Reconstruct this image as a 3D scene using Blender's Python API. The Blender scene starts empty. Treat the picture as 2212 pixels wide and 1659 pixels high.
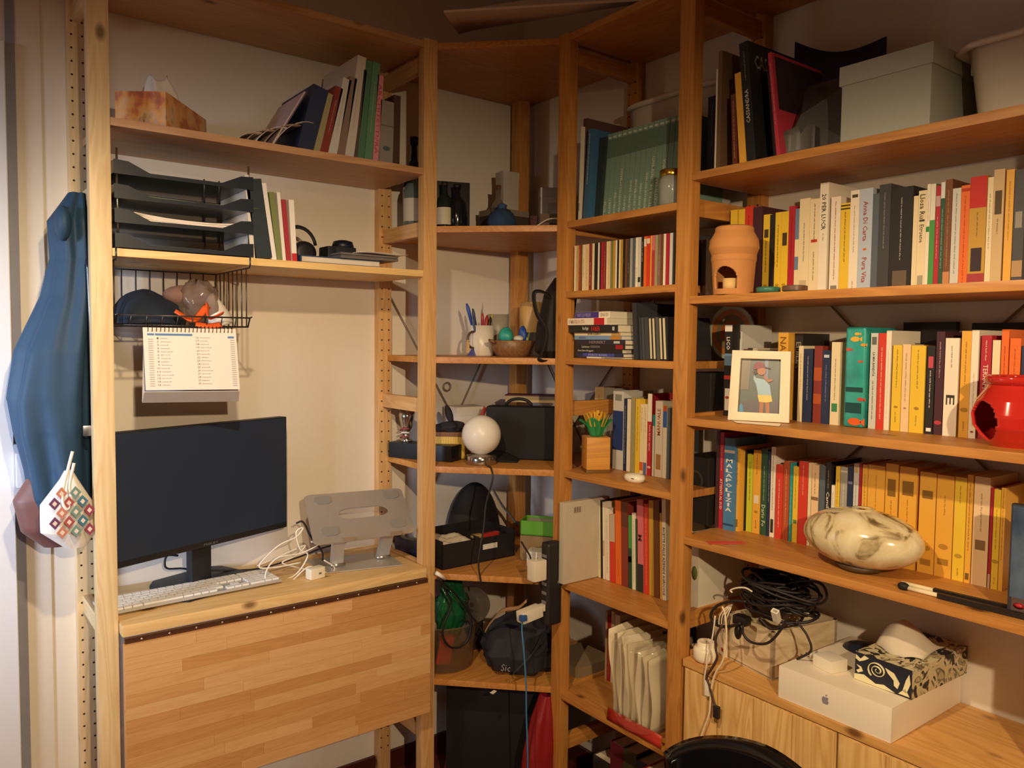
import bpy, bmesh, math, random
from mathutils import Vector, Matrix, Quaternion
R = random.Random(7)
S = bpy.context.scene
COL = S.collection
PI = math.pi
def lin(c):
    return c/12.92 if c <= .04045 else ((c+.055)/1.055)**2.4
def hx(h):
    h = h.lstrip('#'); return tuple(lin(int(h[i:i+2], 16)/255) for i in (0, 2, 4))
# ---------------- camera, world, lights, exposure ----------------
cd = bpy.data.cameras.new('camera'); cam = bpy.data.objects.new('camera', cd); COL.objects.link(cam)
cd.sensor_width = 36; cd.lens = 27.70; cd.clip_start = .05
fw = Vector((.6046, .7947, -.0540)); rt = Vector((.7962, -.6050, .0106)); up = Vector((.0243, .0493, .9985))
mw = Matrix((rt, up, -fw)).transposed().to_4x4(); mw.translation = Vector((-1.7493, -2.248, 1.412))
cam.matrix_world = mw; S.camera = cam
w = bpy.data.worlds.new('world'); S.world = w; w.use_nodes = True
w.node_tree.nodes['Background'].inputs[0].default_value = (.9, .75, .6, 1)
w.node_tree.nodes['Background'].inputs[1].default_value = .02
vs = S.view_settings; vs.view_transform = 'Standard'; vs.look = 'None'; vs.gamma = 1; vs.use_curve_mapping = False
vs.exposure = 0.0
WARM = (1.0, .765, .475)
def area(name, loc, aim, size, power, color):
    l = bpy.data.lights.new(name, 'AREA'); l.shape = 'RECTANGLE'; l.size, l.size_y = size; l.energy = power; l.color = color
    o = bpy.data.objects.new(name, l); COL.objects.link(o); o.location = loc
    o.rotation_euler = (Vector(aim)-Vector(loc)).to_track_quat('-Z', 'Y').to_euler(); return o
wd = area('window_daylight', (-3.5, -1.0, 1.35), (-1.66, -.05, 1.12), (.5, 1.0), 5.5, (.66, .78, 1.0)); wd.data.spread = math.radians(36)
# ---------------- materials ----------------
MATS = {}
def newmat(name):
    m = bpy.data.materials.new(name); m.use_nodes = True
    nt = m.node_tree; return m, nt, nt.nodes['Principled BSDF']
def nd(nt, t, **kw):
    n = nt.nodes.new(t)
    for k, v in kw.items(): setattr(n, k, v)
    return n
def paint(h, rough=.55, metal=0, noise=.05, bump=0, scale=30, alpha=1, trans=0, coat=0, emit=0, ior=1.45):
    key = ('p', h, rough, metal, noise, bump, scale, alpha, trans, coat, emit)
    if key in MATS: return MATS[key]
    m, nt, b = newmat('paint_%s' % h.strip('#')); c = hx(h)
    tc = nd(nt, 'ShaderNodeTexCoord'); no = nd(nt, 'ShaderNodeTexNoise'); no.inputs['Scale'].default_value = scale; no.inputs['Detail'].default_value = 3
    nt.links.new(tc.outputs['Object'], no.inputs['Vector'])
    mx = nd(nt, 'ShaderNodeMix', data_type='RGBA')
    mx.inputs[6].default_value = (*[max(0, x*(1-noise*2)) for x in c], 1); mx.inputs[7].default_value = (*[min(1, x*(1+noise)) for x in c], 1)
    nt.links.new(no.outputs[0], mx.inputs[0]); nt.links.new(mx.outputs[2], b.inputs['Base Color'])
    b.inputs['Roughness'].default_value = rough; b.inputs['Metallic'].default_value = metal
    b.inputs['Alpha'].default_value = alpha; b.inputs['Transmission Weight'].default_value = trans; b.inputs['Coat Weight'].default_value = coat
    b.inputs['IOR'].default_value = ior
    if emit: b.inputs['Emission Color'].default_value = (*c, 1); b.inputs['Emission Strength'].default_value = emit
    if bump:
        bp = nd(nt, 'ShaderNodeBump'); bp.inputs['Strength'].default_value = bump; bp.inputs['Distance'].default_value = .002
        nt.links.new(no.outputs[0], bp.inputs['Height']); nt.links.new(bp.outputs[0], b.inputs['Normal'])
    MATS[key] = m; return m
def wood(light, dark, axis='z', knots=True, scale=1.0, rough=.45, strength=.55):
    key = ('w', light, dark, axis, knots, scale, strength)
    if key in MATS: return MATS[key]
    m, nt, b = newmat('pine_wood')
    tc = nd(nt, 'ShaderNodeTexCoord'); oi = nd(nt, 'ShaderNodeObjectInfo')
    ad = nd(nt, 'ShaderNodeVectorMath', operation='MULTIPLY_ADD'); L = nt.links.new
    cmb = nd(nt, 'ShaderNodeCombineXYZ')
    for i in range(3): L(oi.outputs['Random'], cmb.inputs[i])
    L(cmb.outputs[0], ad.inputs[0]); ad.inputs[1].default_value = (7.3, 5.1, 9.7); L(tc.outputs['Object'], ad.inputs[2])
    mp = nd(nt, 'ShaderNodeMapping'); s = [9*scale, 9*scale, 9*scale]; s['xyz'.index(axis)] = .7*scale
    mp.inputs['Scale'].default_value = s; L(ad.outputs[0], mp.inputs[0])
    n1 = nd(nt, 'ShaderNodeTexNoise'); n1.inputs['Scale'].default_value = 2.2; n1.inputs['Detail'].default_value = 2; n1.inputs['Distortion'].default_value = .6
    L(mp.outputs[0], n1.inputs[0])
    mul = nd(nt, 'ShaderNodeMath', operation='MULTIPLY'); mul.inputs[1].default_value = 9; L(n1.outputs[0], mul.inputs[0])
    fr = nd(nt, 'ShaderNodeMath', operation='PINGPONG'); fr.inputs[1].default_value = .5; L(mul.outputs[0], fr.inputs[0])
    n2 = nd(nt, 'ShaderNodeTexNoise'); n2.inputs['Scale'].default_value = 24; n2.inputs['Detail'].default_value = 3; L(mp.outputs[0], n2.inputs[0])
    a2 = nd(nt, 'ShaderNodeMath', operation='MULTIPLY_ADD'); a2.inputs[1].default_value = .5; L(n2.outputs[0], a2.inputs[0]); L(fr.outputs[0], a2.inputs[2])
    rp = nd(nt, 'ShaderNodeMapRange'); rp.inputs[1].default_value = .2; rp.inputs[2].default_value = .85; L(a2.outputs[0], rp.inputs[0])
    st = nd(nt, 'ShaderNodeMath', operation='MULTIPLY'); st.inputs[1].default_value = strength; L(rp.outputs[0], st.inputs[0])
    mx = nd(nt, 'ShaderNodeMix', data_type='RGBA'); mx.inputs[6].default_value = (*hx(light), 1); mx.inputs[7].default_value = (*hx(dark), 1)
    L(st.outputs[0], mx.inputs[0]); out = mx.outputs[2]
    if knots:
        km = nd(nt, 'ShaderNodeMapping'); ks = [9., 9., 9.]; ks['xyz'.index(axis)] = 5.; km.inputs['Scale'].default_value = ks; L(ad.outputs[0], km.inputs[0])
        vo = nd(nt, 'ShaderNodeTexVoronoi'); vo.inputs['Scale'].default_value = .8; L(km.outputs[0], vo.inputs[0])
        kr = nd(nt, 'ShaderNodeMapRange'); kr.inputs[1].default_value = .10; kr.inputs[2].default_value = .04; L(vo.outputs['Distance'], kr.inputs[0])
        mk = nd(nt, 'ShaderNodeMix', data_type='RGBA'); L(kr.outputs[0], mk.inputs[0]); L(out, mk.inputs[6])
        mk.inputs[7].default_value = (*[x*.42 for x in hx(dark)], 1); out = mk.outputs[2]
    L(out, b.inputs['Base Color']); b.inputs['Roughness'].default_value = rough
    bp = nd(nt, 'ShaderNodeBump'); bp.inputs['Strength'].default_value = .12; bp.inputs['Distance'].default_value = .001
    L(n2.outputs[0], bp.inputs['Height']); L(bp.outputs[0], b.inputs['Normal'])
    MATS[key] = m; return m
PALE = ('#E9CFA0', '#C9A166'); ORA = ('#C98C45', '#9A5A20')
def ramp_mat(name, stops, tex='NOISE', scale=10, rough=.5, detail=4, dist=0, stretch=(1, 1, 1), coat=0, bump=0):
    m, nt, b = newmat(name); L = nt.links.new
    tc = nd(nt, 'ShaderNodeTexCoord'); mp = nd(nt, 'ShaderNodeMapping'); mp.inputs['Scale'].default_value = stretch; L(tc.outputs['Object'], mp.inputs[0])
    if tex == 'NOISE':
        t = nd(nt, 'ShaderNodeTexNoise'); t.inputs['Scale'].default_value = scale; t.inputs['Detail'].default_value = detail; t.inputs['Distortion'].default_value = dist
        o = t.outputs[0]
    elif tex == 'WAVE':
        t = nd(nt, 'ShaderNodeTexWave'); t.inputs['Scale'].default_value = scale; t.inputs['Distortion'].default_value = dist; t.inputs['Detail'].default_value = detail
        o = t.outputs[1]
    else:
        t = nd(nt, 'ShaderNodeTexVoronoi'); t.inputs['Scale'].default_value = scale; o = t.outputs['Distance']
    L(mp.outputs[0], t.inputs[0]); cr = nd(nt, 'ShaderNodeValToRGB'); L(o, cr.inputs[0])
    el = cr.color_ramp.elements
    while len(el) > 1: el.remove(el[-1])
    el[0].position = stops[0][0]; el[0].color = (*hx(stops[0][1]), 1)
    for p, c in stops[1:]:
        e = el.new(p); e.color = (*hx(c), 1)
    L(cr.outputs[0], b.inputs['Base Color']); b.inputs['Roughness'].default_value = rough; b.inputs['Coat Weight'].default_value = coat
    if bump:
        bp = nd(nt, 'ShaderNodeBump'); bp.inputs['Strength'].default_value = bump; bp.inputs['Distance'].default_value = .003
        L(o, bp.inputs['Height']); L(bp.outputs[0], b.inputs['Normal'])
    return m
# ---------------- mesh helpers ----------------
class MB:
    def __init__(s): s.v = []; s.f = []; s.m = []; s.mats = []; s.sm = []
    def _mi(s, mat):
        if mat is None: return 0
        if mat not in s.mats: s.mats.append(mat)
        return s.mats.index(mat)
    def add(s, vs, fs, mat=None, smooth=False, M=None):
        n = len(s.v); i = s._mi(mat)
        s.v += [tuple(M @ Vector(p)) if M else tuple(p) for p in vs]
        for f in fs: s.f.append([n+k for k in f]); s.m.append(i); s.sm.append(smooth)
        return s
    def box(s, x0, x1, y0, y1, z0, z1, mat=None, M=None):
        vs = [(x, y, z) for z in (z0, z1) for y in (y0, y1) for x in (x0, x1)]
        return s.add(vs, [(0, 2, 3, 1), (4, 5, 7, 6), (0, 1, 5, 4), (2, 6, 7, 3), (0, 4, 6, 2), (1, 3, 7, 5)], mat, False, M)
    def prism(s, poly, t0, t1, plane='xz', mat=None, M=None, smooth=False):
        # poly in a plane, extruded along the third axis between t0 and t1
        def P(a, b, t): return {'xz': (a, t, b), 'xy': (a, b, t), 'yz': (t, a, b)}[plane]
        n = len(poly); vs = [P(a, b, t0) for a, b in poly]+[P(a, b, t1) for a, b in poly]
        s.add(vs, [list(range(n))[::-1], list(range(n, 2*n))], mat, False, M)
        return s.add(vs, [(i, (i+1) % n, n+(i+1) % n, n+i) for i in range(n)], mat, smooth, M)
    def lathe(s, prof, seg=24, mat=None, M=None, smooth=True, cap=True, sx=1, sy=1):
        vs = []; fs = []
        for r, z in prof:
            for k in range(seg):
                a = 2*PI*k/seg; vs.append((r*math.cos(a)*sx, r*math.sin(a)*sy, z))
        for j in range(len(prof)-1):
            for k in range(seg):
                k2 = (k+1) % seg; fs.append((j*seg+k, j*seg+k2, (j+1)*seg+k2, (j+1)*seg+k))
        if cap: fs.append(list(range(seg))[::-1]); fs.append([(len(prof)-1)*seg+k for k in range(seg)])
        return s.add(vs, fs, mat, smooth, M)
    def tube(s, pts, r, seg=7, mat=None, M=None, closed=False, flat=1.0):
        pts = [Vector(p) for p in pts]; n = len(pts); vs = []; fs = []
        N = None
        for i, p in enumerate(pts):
            t = (pts[min(i+1, n-1)]-pts[max(i-1, 0)]) if not closed else pts[(i+1) % n]-pts[i-1]
            t = t.normalized() if t.length > 1e-9 else Vector((0, 0, 1))
            if N is None: N = t.orthogonal().normalized()
            N = (N-t*N.dot(t)); N = N.normalized() if N.length > 1e-6 else t.orthogonal().normalized()
            B = t.cross(N); rr = r[i] if isinstance(r, (list, tuple)) else r
            for k in range(seg):
                a = 2*PI*k/seg; vs.append(p+N*math.cos(a)*rr+B*math.sin(a)*rr*flat)
        for i in range(n if closed else n-1):
            for k in range(seg):
                a, b = i*seg, ((i+1) % n)*seg; k2 = (k+1) % seg
                fs.append((a+k, a+k2, b+k2, b+k))
        if not closed: fs.append(list(range(seg))[::-1]); fs.append([(n-1)*seg+k for k in range(seg)])
        return s.add(vs, fs, mat, True, M)
    def grid(s, fn, nu, nv, mat=None, M=None, smooth=True, cu=False, cv=False):
        vs = [fn(i/(nu if cu else nu-1), j/(nv if cv else nv-1)) for j in range(nv) for i in range(nu)]; fs = []
        for j in range(nv if cv else nv-1):
            for i in range(nu if cu else nu-1):
                i2 = (i+1) % nu; j2 = (j+1) % nv
                fs.append((j*nu+i, j*nu+i2, j2*nu+i2, j2*nu+i))
        return s.add(vs, fs, mat, smooth, M)
    def ball(s, c, r, mat=None, seg=20, n=12, fn=None, M=None):
        rx, ry, rz = r if isinstance(r, (tuple, list)) else (r, r, r)
        def F(u, v):
            a = 2*PI*u; b = PI*(v-.5); k = fn(a, b) if fn else 1
            return (c[0]+rx*k*math.cos(a)*math.cos(b), c[1]+ry*k*math.sin(a)*math.cos(b), c[2]+rz*k*math.sin(b))
        return s.grid(F, seg, n, mat, M, True, cu=True)
    def build(s, name, mat=None, parent=None, bev=0, loc=None, rot=None, sub=0, solid=0, seg=2):
        me = bpy.data.meshes.new(name)
        bm = bmesh.new(); vv = [bm.verts.new(p) for p in s.v]
        for f, mi, sm in zip(s.f, s.m, s.sm):
            if len(set(f)) < 3: continue
            try: q = bm.faces.new([vv[i] for i in dict.fromkeys(f)]); q.material_index = mi; q.smooth = sm
            except ValueError: pass
        bmesh.ops.remove_doubles(bm, verts=bm.verts, dist=1e-6)
        bmesh.ops.recalc_face_normals(bm, faces=bm.faces)
        if bev:
            es = [e for e in bm.edges if len(e.link_faces) == 2 and e.calc_face_angle(0) > .6]
            bmesh.ops.bevel(bm, geom=es, offset=bev, segments=seg, affect='EDGES', profile=.7, clamp_overlap=True)
            for f in bm.faces: f.smooth = True
        bm.to_mesh(me); bm.free()
        if bev:
            try: me.set_sharp_from_angle(angle=.9)
            except Exception: pass
        for m in (s.mats or [mat]): me.materials.append(m)
        o = bpy.data.objects.new(name, me); COL.objects.link(o)
        if parent: o.parent = parent
        if loc is not None: o.location = loc
        if rot is not None: o.rotation_euler = rot
        if solid:
            md = o.modifiers.new('thick', 'SOLIDIFY'); md.thickness = solid; md.offset = 0
        if sub:
            md = o.modifiers.new('smooth', 'SUBSURF'); md.levels = sub; md.render_levels = sub
        return o
def tag(o, label, cat, group=None, kind=None):
    o['label'] = label; o['category'] = cat
    if group: o['group'] = group
    if kind: o['kind'] = kind
    return o
def T(name, label, cat, loc=(0, 0, 0), rz=0, group=None):
    o = bpy.data.objects.new(name, None); COL.objects.link(o); o.location = loc; o.rotation_euler = (0, 0, rz)
    o.empty_display_size = .05; return tag(o, label, cat, group)
def structure(o): o['kind'] = 'structure'; return o
def plab(o, label): o['label'] = label; return o
RB = -PI/2     # things on the right-hand wall are turned a quarter: local x runs along the shelf, local y into it
TXT = {}
def text_polys(string, bold=0):
    if (string, bold) in TXT: return TXT[(string, bold)]
    cu = bpy.data.curves.new('t', 'FONT'); cu.body = string; cu.size = 1; cu.resolution_u = 1; cu.offset = bold
    ob = bpy.data.objects.new('t', cu); COL.objects.link(ob)
    dg = bpy.context.evaluated_depsgraph_get(); me = bpy.data.meshes.new_from_object(ob.evaluated_get(dg))
    vs = [tuple(v.co) for v in me.vertices]; fs = [list(p.vertices) for p in me.polygons]
    bpy.data.objects.remove(ob); bpy.data.curves.remove(cu); bpy.data.meshes.remove(me)
    x0 = min(v[0] for v in vs); x1 = max(v[0] for v in vs); y0 = min(v[1] for v in vs); y1 = max(v[1] for v in vs)
    vs = [((v[0]-x0)/(x1-x0), (v[1]-y0)/(y1-y0)) for v in vs]
    TXT[(string, bold)] = (vs, fs, (x1-x0)/(y1-y0)); return TXT[(string, bold)]
def put_text(mb, string, o, ux, uy, mat=None, bold=0):
    # o = lower-left corner, ux = full width vector, uy = full height vector
    vs, fs, asp = text_polys(string, bold); o = Vector(o); ux = Vector(ux); uy = Vector(uy)
    mb.add([o+ux*x+uy*y for x, y in vs], fs, mat)
def knit(pts, n=8):
    # Catmull-Rom through the points
    P = [Vector(p) for p in pts]; P = [P[0]*2-P[1]]+P+[P[-1]*2-P[-2]]; out = []
    for i in range(1, len(P)-2):
        a, b, c, d = P[i-1:i+3]
        for k in range(n):
            t = k/n; out.append(.5*((2*b)+(c-a)*t+(2*a-5*b+4*c-d)*t*t+(3*b-a-3*c+d)*t**3))
    out.append(P[-2]); return out
def cable(name, pts, r, h, label, cat='cable', rough=.5, n=8, seg=6, extra=None, flat=1):
    o = MB().tube(knit(pts, n), r, seg, flat=flat).build(name, paint(h, rough)); return tag(o, label, cat)
def cloth_fn(prof, cx, cy, nf=7, amp=.06, seed=0, twist=0):
    # prof: list of (z, half_x, half_y, dx, dy); wavy closed cross-sections
    rr = random.Random(seed); ph = [rr.uniform(0, 6.28) for _ in range(6)]
    def F(u, v):
        t = v*(len(prof)-1); i = min(int(t), len(prof)-2); f = t-i; f = f*f*(3-2*f)
        p = [a*(1-f)+b*f for a, b in zip(prof[i], prof[i+1])]; a = 2*PI*u
        k = 1+amp*(math.sin(nf*a+ph[0]+v*2.5)+.6*math.sin((nf*2-3)*a+ph[1]-v*4)+.4*math.sin(3*a+ph[2]+9*v))
        return (cx+p[3]+p[1]*k*math.cos(a), cy+p[4]+p[2]*k*math.sin(a), p[0]+.3*amp*p[1]*math.sin(5*a+ph[3]+6*v))
    return F
# ---------------- room shell ----------------
WALL = paint('#E4DACB', .85, noise=.02, bump=.15, scale=60)
structure(MB().box(-3.6, .1, 0, .1, 0, 2.75).build('wall_back', WALL))
structure(MB().box(0, .1, -4.2, 0, 0, 2.75).build('wall_right', WALL))
structure(MB().box(-3.6, .1, -4.3, -4.2, 0, 2.75).build('wall_front', paint('#A08E78', .85)))
wl = MB()
wl.box(-3.7, -3.6, -4.2, -1.6, 0, 2.75); wl.box(-3.7, -3.6, -.4, .1, 0, 2.75); wl.box(-3.7, -3.6, -1.6, -.4, 0, .8); wl.box(-3.7, -3.6, -1.6, -.4, 1.95, 2.75)
structure(wl.build('wall_left', WALL))
structure(MB().box(-3.7, .1, -4.3, .1, -.06, 0).build('floor', ramp_mat('tiles', [(.3, '#5E2A20'), (.7, '#7A3A2A')], scale=6, rough=.35)))
structure(MB().box(-3.7, .1, -4.3, .1, 2.75, 2.85).build('ceiling', WALL))
wn = structure(MB().box(-3.64, -3.6, -1.6, -.4, .8, 1.95).build('window_1', paint('#8F9BB0', .2, emit=.03)))
wf = MB()
for a, b, c, d in ((-1.6, -1.55, .8, 1.95), (-.45, -.4, .8, 1.95), (-1.025, -.975, .8, 1.95), (-1.6, -.4, .8, .85), (-1.6, -.4, 1.9, 1.95)): wf.box(-3.6, -3.57, a, b, c, d)
wf.build('window_frame', paint('#EEEEEE', .4), wn)
structure(MB().box(-1.49, -.01, -.012, 0, 0, .065).build('baseboard_back', paint('#4A1F18', .4)))
structure(MB().box(-.012, 0, -4.2, -.012, 0, .065).build('baseboard_right', paint('#4A1F18', .4)))
# door, painted jamb shadow and casing at the far left
dr = structure(MB().box(-2.42, -1.562, -.03, -.001, .005, 2.1).build('door_1', paint('#E6E8EE', .5, noise=.01), bev=.002))
structure(MB().box(-1.558, -1.5385, -.006, 0, 0, 2.75).build('jamb_shade', paint('#8E8F9C', .6)))  # grey strip painted in for the shadow at the door jamb
tr = MB(); tr.box(-1.5385, -1.486, -.004, 0, 0, 2.75)
structure(tr.build('trim_2', WALL, bev=.001))
# ---------------- shelving frames ----------------
def frame(name, label, M, matp, holes=True, seed=0, rungs=(2.20, 1.733, 1.223, .738, .25)):
    t = T(name, label, 'shelf frame')
    t.matrix_world = M
    wp = wood(*matp, 'z'); wr = wood(*matp, 'y')
    for y0 in (-.30, -.032):
        o = MB().box(0, .044, y0, y0+.032, 0, 2.26).build('post', wp, t, bev=.003)
    for z in rungs:
        MB().box(.012, .032, -.268, -.032, z-.021, z+.021).build('rung', wr, t, bev=.002)
    if holes:
        hb = MB()
        for sx in (.010, .034):
            for k in range(66):
                z = .10+k*.032
                for y in (-.0322, -.2678):
                    hb.lathe([(.0026, -.0002), (.0026, .0002)], 8, M=Matrix.Translation((sx, y, z)) @ Matrix.Rotation(PI/2, 4, 'X'))
        h = hb.build('pin_holes', paint('#3A2414', .9), t); h['kind'] = 'stuff'
    return t
MA = lambda x: Matrix.Translation((x, 0, 0))
MBm = lambda s: Matrix.Translation((0, -s, 0)) @ Matrix.Rotation(RB, 4, 'Z')
C0 = .5435
frame('shelf_side_frame', 'pale pine ladder frame at the far left, coat hanging on it', MA(-1.4335), PALE)
frame('shelf_side_frame', 'pine ladder frame between the desk and the corner shelves', MA(-C0-.044), ('#DDB076', '#B57F42'))
frame('shelf_side_frame', 'orange pine ladder frame carrying the black power strip', MBm(C0), ORA)
frame('shelf_side_frame', 'orange pine ladder frame between the CDs and the terracotta burner', MBm(C0+.044+.392), ORA)
frame('shelf_side_frame', 'orange pine ladder frame at the far right end of the bookcase', MBm(C0+.044+.392+.044+.802), ORA)
tag(MB().box(-.078, -.034, -.078, -.034, 0, 2.26).build('corner_post', wood(*ORA, 'z'), bev=.003), 'dark pine post standing in the corner behind the round lamp', 'post')
def shelf(label, M, L, z0, matp, dep=.30, th=.018, name='shelf_board'):
    # board with notched corners so its tongues rest between the posts
    n = .013
    poly = [(0, -dep), (L, -dep), (L, -dep+.033), (L+n, -dep+.033), (L+n, -.033), (L, -.033), (L, -.003), (0, -.003), (0, -.033), (-n, -.033), (-n, -dep+.033), (0, -dep+.033)]
    o = MB().prism(poly, z0, z0+th, 'xy').build(name, wood(*matp, 'x'), bev=.0015); o.matrix_world = M; return tag(o, label, 'shelf')
A0 = MA(-1.3895); LA = .802
shelf('top pine shelf board over the desk section', A0, LA, 2.232, ('#CFA673', '#A67B4C'))
shelf('pine shelf board under the tissue box and leaning books', A0, LA, 1.880, ('#CFA278', '#A9744A'))
shelf('pale new pine shelf board under the black letter trays', A0, LA, 1.593, ('#F0CE8C', '#D2A45E'))
B1 = MBm(C0+.044); L1 = .392
NM = ['top board of the narrow section near the ceiling', 'narrow board under the row of green books', 'narrow board under the CD cases', 'narrow board under the stacked books and dark folders', 'narrow board under the paper flower in the wooden vase', 'narrow board under the frosted plastic folder', 'narrow board under the red books and the plastic bag of papers']
for z, l in zip((2.236, 1.727, 1.534, 1.350, 1.033, .715, .394), NM): shelf(l, B1, L1, z, ORA)
B2 = MBm(C0+.044+.392+.044); L2 = .802
for z, l in zip((2.236, 1.789, 1.504, 1.219, .935), ['top board of the wide right section near the ceiling', 'wide board under the grey lidded box', 'wide board under the terracotta burner', 'wide board under the framed photo', 'wide board under the marbled vase']): shelf(l, B2, L2, z, ORA)
CPOLY = [(-.003, -.003), (-.5575, -.003), (-.5575, -.268), (-.5435, -.30), (-.30, -.5435), (-.268, -.5575), (-.003, -.5575)]
for z, l in zip((2.236, 1.722, 1.347, 1.028, .712, .395), ['corner board at the very top under the tilted white panel', 'corner board under the dark bottles and boxes', 'corner board under the pen mug and wooden bowl', 'corner board under the round lamp', 'corner board under the black tray', 'corner board under the plastic tub and dark jacket']):
    tag(MB().prism(CPOLY, z, z+.018, 'xy').build('corner_shelf_board', wood(*ORA, 'x'), bev=.0015), l, 'shelf')
# metal cross braces against the walls
def brace(label, a, b, c, d):
    t = T('cross_brace', label, 'brace')
    for p, q in ((a, b), (c, d)): MB().tube([p, q], .0028, 6).build('rod', paint('#8A7A64', .5, .2), t)
    m = (Vector(a)+Vector(b)+Vector(c)+Vector(d))/4
    MB().tube([m+(Vector((math.cos(k*PI/6)*.014, 0, math.sin(k*PI/6)*.014)) if abs(a[1]-b[1]) < .01 else Vector((0, math.cos(k*PI/6)*.014, math.sin(k*PI/6)*.014))) for k in range(12)], .003, 6, closed=True).build('ring', paint('#8A7A64', .5, .2), t)
brace('thin metal cross brace on the wall behind the corner shelves, left side', (-0.5426,-0.0120,1.5582), (-0.2374,-0.0120,1.0566), (-0.1141,-0.0120,1.4723), (-0.3941,-0.0120,0.9438))
brace('thin metal cross brace on the wall behind the corner shelves, right side', (-0.0120,-0.1581,1.3456), (-0.0120,-0.3527,1.0784), (-0.0120,-0.4951,1.3544), (-0.0120,-0.2138,1.0312))
brace('thin metal cross brace behind the wide bookshelves', (-.008, -1.09, 1.62), (-.008, -1.75, .98), (-.008, -1.75, 1.62), (-.008, -1.09, .98))
# ---------------- the lamps that light the room (above and behind the camera) ----------------
def lamp(name, label, loc, power, r=.02, top=2.75, cone=True, spot=(176, .35), aim=None):
    t = T(name, label, 'lamp', loc)
    if cone:
        MB().lathe([(.035, .12), (.06, .10), (.21, .012), (.205, .012), (.055, .095), (.03, .115)], 32, cap=False).build('lamp_shade', paint('#C9B595', .6), t)
        MB().tube([(0, 0, .12), (0, 0, top-loc[2])], .003, 6).build('cord', paint('#DDDDDD'), t)
    else:
        MB().tube([(0, 0, -loc[2]+.02), (0, 0, -.05)], .012, 10).build('pole', paint('#777777', .3, .8), t)
        MB().lathe([(.13, -loc[2]), (.13, -loc[2]+.02)], 24).build('base', paint('#777777', .3, .8), t)
    MB().ball((0, 0, 0), (r, r, r*1.3), seg=12, n=8).build('bulb', paint('#FFE2B0', .5, emit=4), t)
    l = bpy.data.lights.new(name+'_light', 'SPOT'); l.energy = power; l.color = WARM; l.shadow_soft_size = r
    l.spot_size = math.radians(spot[0]); l.spot_blend = spot[1]
    o = bpy.data.objects.new(name+'_light', l); COL.objects.link(o); o.location = (loc[0], loc[1], loc[2]-r*1.6)
    if aim: o.rotation_euler = (Vector(aim)-Vector(loc)).to_track_quat('-Z', 'Y').to_euler(); o.location = Vector(loc)+(Vector(aim)-Vector(loc)).normalized()*r*2.2
    return t
lamp('pendant_lamp', 'shaded pendant lamp hanging from the ceiling in front of the desk', (-1.49, -1.46, 2.03), 55)
lamp('floor_lamp', 'floor lamp with a spot head standing behind the viewer', (-1.70, -2.95, 1.83), 118, cone=False, spot=(113, .42), aim=(-1.363, -2.009, .83))

# ---------------- books ----------------
CN = {'yellow': '#EDC63C', 'amber': '#EBB044', 'red': '#D8402E', 'crimson': '#B52A38', 'maroon': '#4A2A33', 'black': '#2B2827', 'charcoal': '#454548', 'navy': '#2C3654', 'blue': '#4F86B8', 'lightblue': '#B9C6D6', 'white': '#F2E7D2', 'cream': '#EEDDB4', 'tan': '#D3B585', 'grey': '#A8A59C', 'lightgrey': '#D3D2CA', 'green': '#4B9A46', 'darkgreen': '#33593F', 'lime': '#C6CE3C', 'orange': '#E9702A', 'brown': '#7A4A2A', 'rust': '#B9552E', 'peach': '#F0CFA0', 'teal': '#2F9C9A', 'pink': '#D9707C', 'sage': '#7C9C8A', 'purple': '#5E4468', 'olive': '#7C8450', 'gold': '#C79A3A', 'brick': '#8C3A30', 'khaki': '#A79C72', 'slate': '#5C6670', 'greyblue': '#6D84A0'}
CW = {'lightblue': 'light blue', 'lightgrey': 'light grey', 'darkgreen': 'dark green', 'greyblue': 'grey blue'}
def cname(c): return CW.get(c, c)
ORD = 'first second third fourth fifth sixth seventh eighth ninth tenth eleventh twelfth thirteenth fourteenth fifteenth sixteenth seventeenth eighteenth nineteenth twentieth'.split()
def ordn(i):
    if i < 20: return ORD[i]
    return {2: 'twenty', 3: 'thirty', 4: 'forty'}[(i+1)//10]+'-'+ORD[(i+1) % 10-1] if (i+1) % 10 else {3: 'thirtieth', 4: 'fortieth'}[(i+1)//10]
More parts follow.
